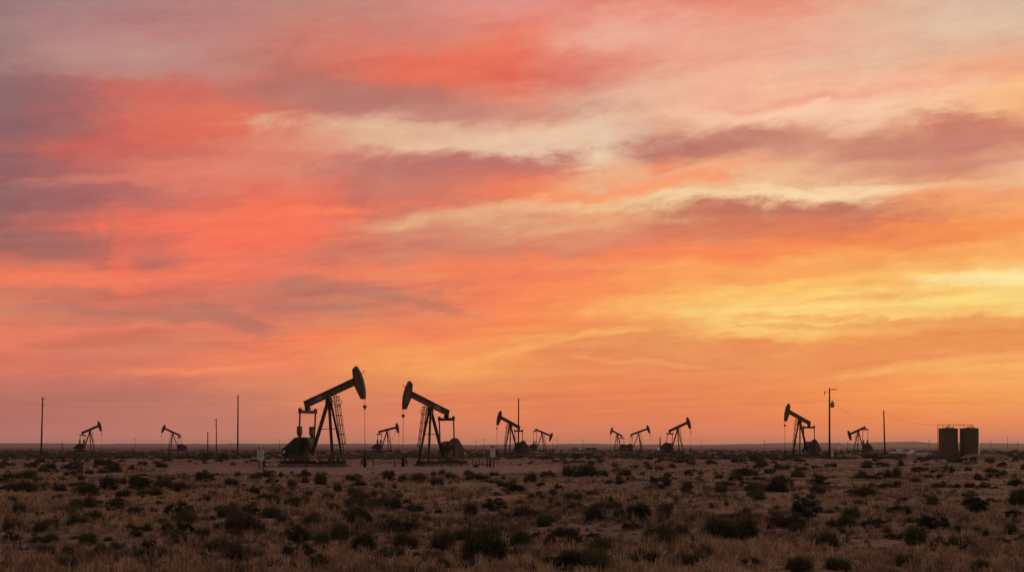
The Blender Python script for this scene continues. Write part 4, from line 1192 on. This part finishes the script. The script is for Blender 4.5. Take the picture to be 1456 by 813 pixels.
    f4 = mth('MULTIPLY', mth('ADD', mth('MULTIPLY', n4, 1.5), mth('MULTIPLY', n5, .9)), mr(qv, .0, .10, .15, 1.0))
    n7 = noise(7, 120, 1.0, 6, .62, .2, 91.0, -.05)
    f4 = mth('ADD', f4, mth('MULTIPLY', n7, mth('MULTIPLY', mr(qv, .01, .05, .1, 1.5), mr(qv, .17, .30, 1.0, .25))))
    hi = mth('MULTIPLY', f4, 1.2, clamp=True); lo = mth('MULTIPLY', f4, -1.2, clamp=True)
    c_ = mix(hi, c_, mix(1.0, c_, (1.03, 1.24, 1.14), 'MULTIPLY'))
    c_ = mix(lo, c_, mix(1.0, c_, (.86, .79, .82), 'MULTIPLY'))
    # clear dusk sky behind and overhead: Sky Texture
    st = N.new('ShaderNodeTexSky'); st.sky_type = 'NISHITA'; st.sun_disc = False
    st.sun_elevation = R(4.0); st.sun_rotation = R(42); st.altitude = 900; st.dust_density = 2.0
    nish = mix(1.0, st.outputs['Color'], (NISH, NISH, NISH), 'MULTIPLY')
    # unseen high cloud added to light the ground, dimmer low down and behind
    n6 = noise(2.2, 4, 1.0, 5, .6, .3, 61.0)
    nish = mix(mr(n6, -.25, .2, .55, .95), nish, mix(mr(el, R(15), R(60)), FILL_CLOUD_LOW, FILL_CLOUD))
    over = mr(el, R(27), R(48), 0, 1, 'SMOOTHSTEP')
    side = mr(mth('ABSOLUTE', mth('SUBTRACT', az, R(12))), R(45), R(85), 0, 1, 'SMOOTHSTEP')
    msk = mth('MAXIMUM', over, side)
    c_ = mix(msk, c_, nish)
    L.new(c_, bg.inputs['Color']); bg.inputs['Strength'].default_value = 1.0
NISH = .10; FILL_CLOUD = (.60, .44, .41); FILL_CLOUD_LOW = (.16, .12, .115)
sky()

# sun already down behind the clouds, to the right of the frame
sd = bpy.data.lights.new('sun', 'SUN'); sd.energy = .9; sd.angle = R(8); sd.color = (1.0, .55, .28)
so = bpy.data.objects.new('sun', sd); col.objects.link(so)
sv = Vector((math.sin(R(42)) * math.cos(R(4)), math.cos(R(42)) * math.cos(R(4)), math.sin(R(4))))
so.rotation_euler = sv.to_track_quat('Z', 'Y').to_euler()

# ------------------------------------------------------------------ haze
USE_HAZE = True
if USE_HAZE:
    m = bpy.data.materials.new('haze_air'); m.use_nodes = True; nt = m.node_tree; nt.nodes.clear()
    o_ = nt.nodes.new('ShaderNodeOutputMaterial'); pv = nt.nodes.new('ShaderNodeVolumePrincipled')
    pv.inputs['Color'].default_value = (.80, .78, .80, 1); pv.inputs['Density'].default_value = .000095; pv.inputs['Anisotropy'].default_value = .2
    nt.links.new(pv.outputs[0], o_.inputs['Volume'])
    h_ = MB().box(-7700, 7700, -1000, 6900, -1.6, 45).build('haze', m); tag(h_, kind='stuff')
    h_['label'] = 'thin dusk haze over the plain'

# ------------------------------------------------------------------ camera
cd = bpy.data.cameras.new('camera'); cam = bpy.data.objects.new('camera', cd); col.objects.link(cam)
cam.location = (0, 0, CAM_H); cam.rotation_euler = (R(90), 0, 0)
cd.sensor_width = 36; cd.lens = 36 * F / 1456; cd.shift_y = (HZ - 406.5) / 1456
cd.clip_start = .1; cd.clip_end = 20000
scene.camera = cam
scene.view_settings.view_transform = 'Standard'; scene.view_settings.look = 'None'
scene.view_settings.exposure = 0; scene.view_settings.gamma = 1
scene.cycles.max_bounces = 3; scene.cycles.diffuse_bounces = 2; scene.cycles.volume_bounces = 0
scene.cycles.use_denoising = True
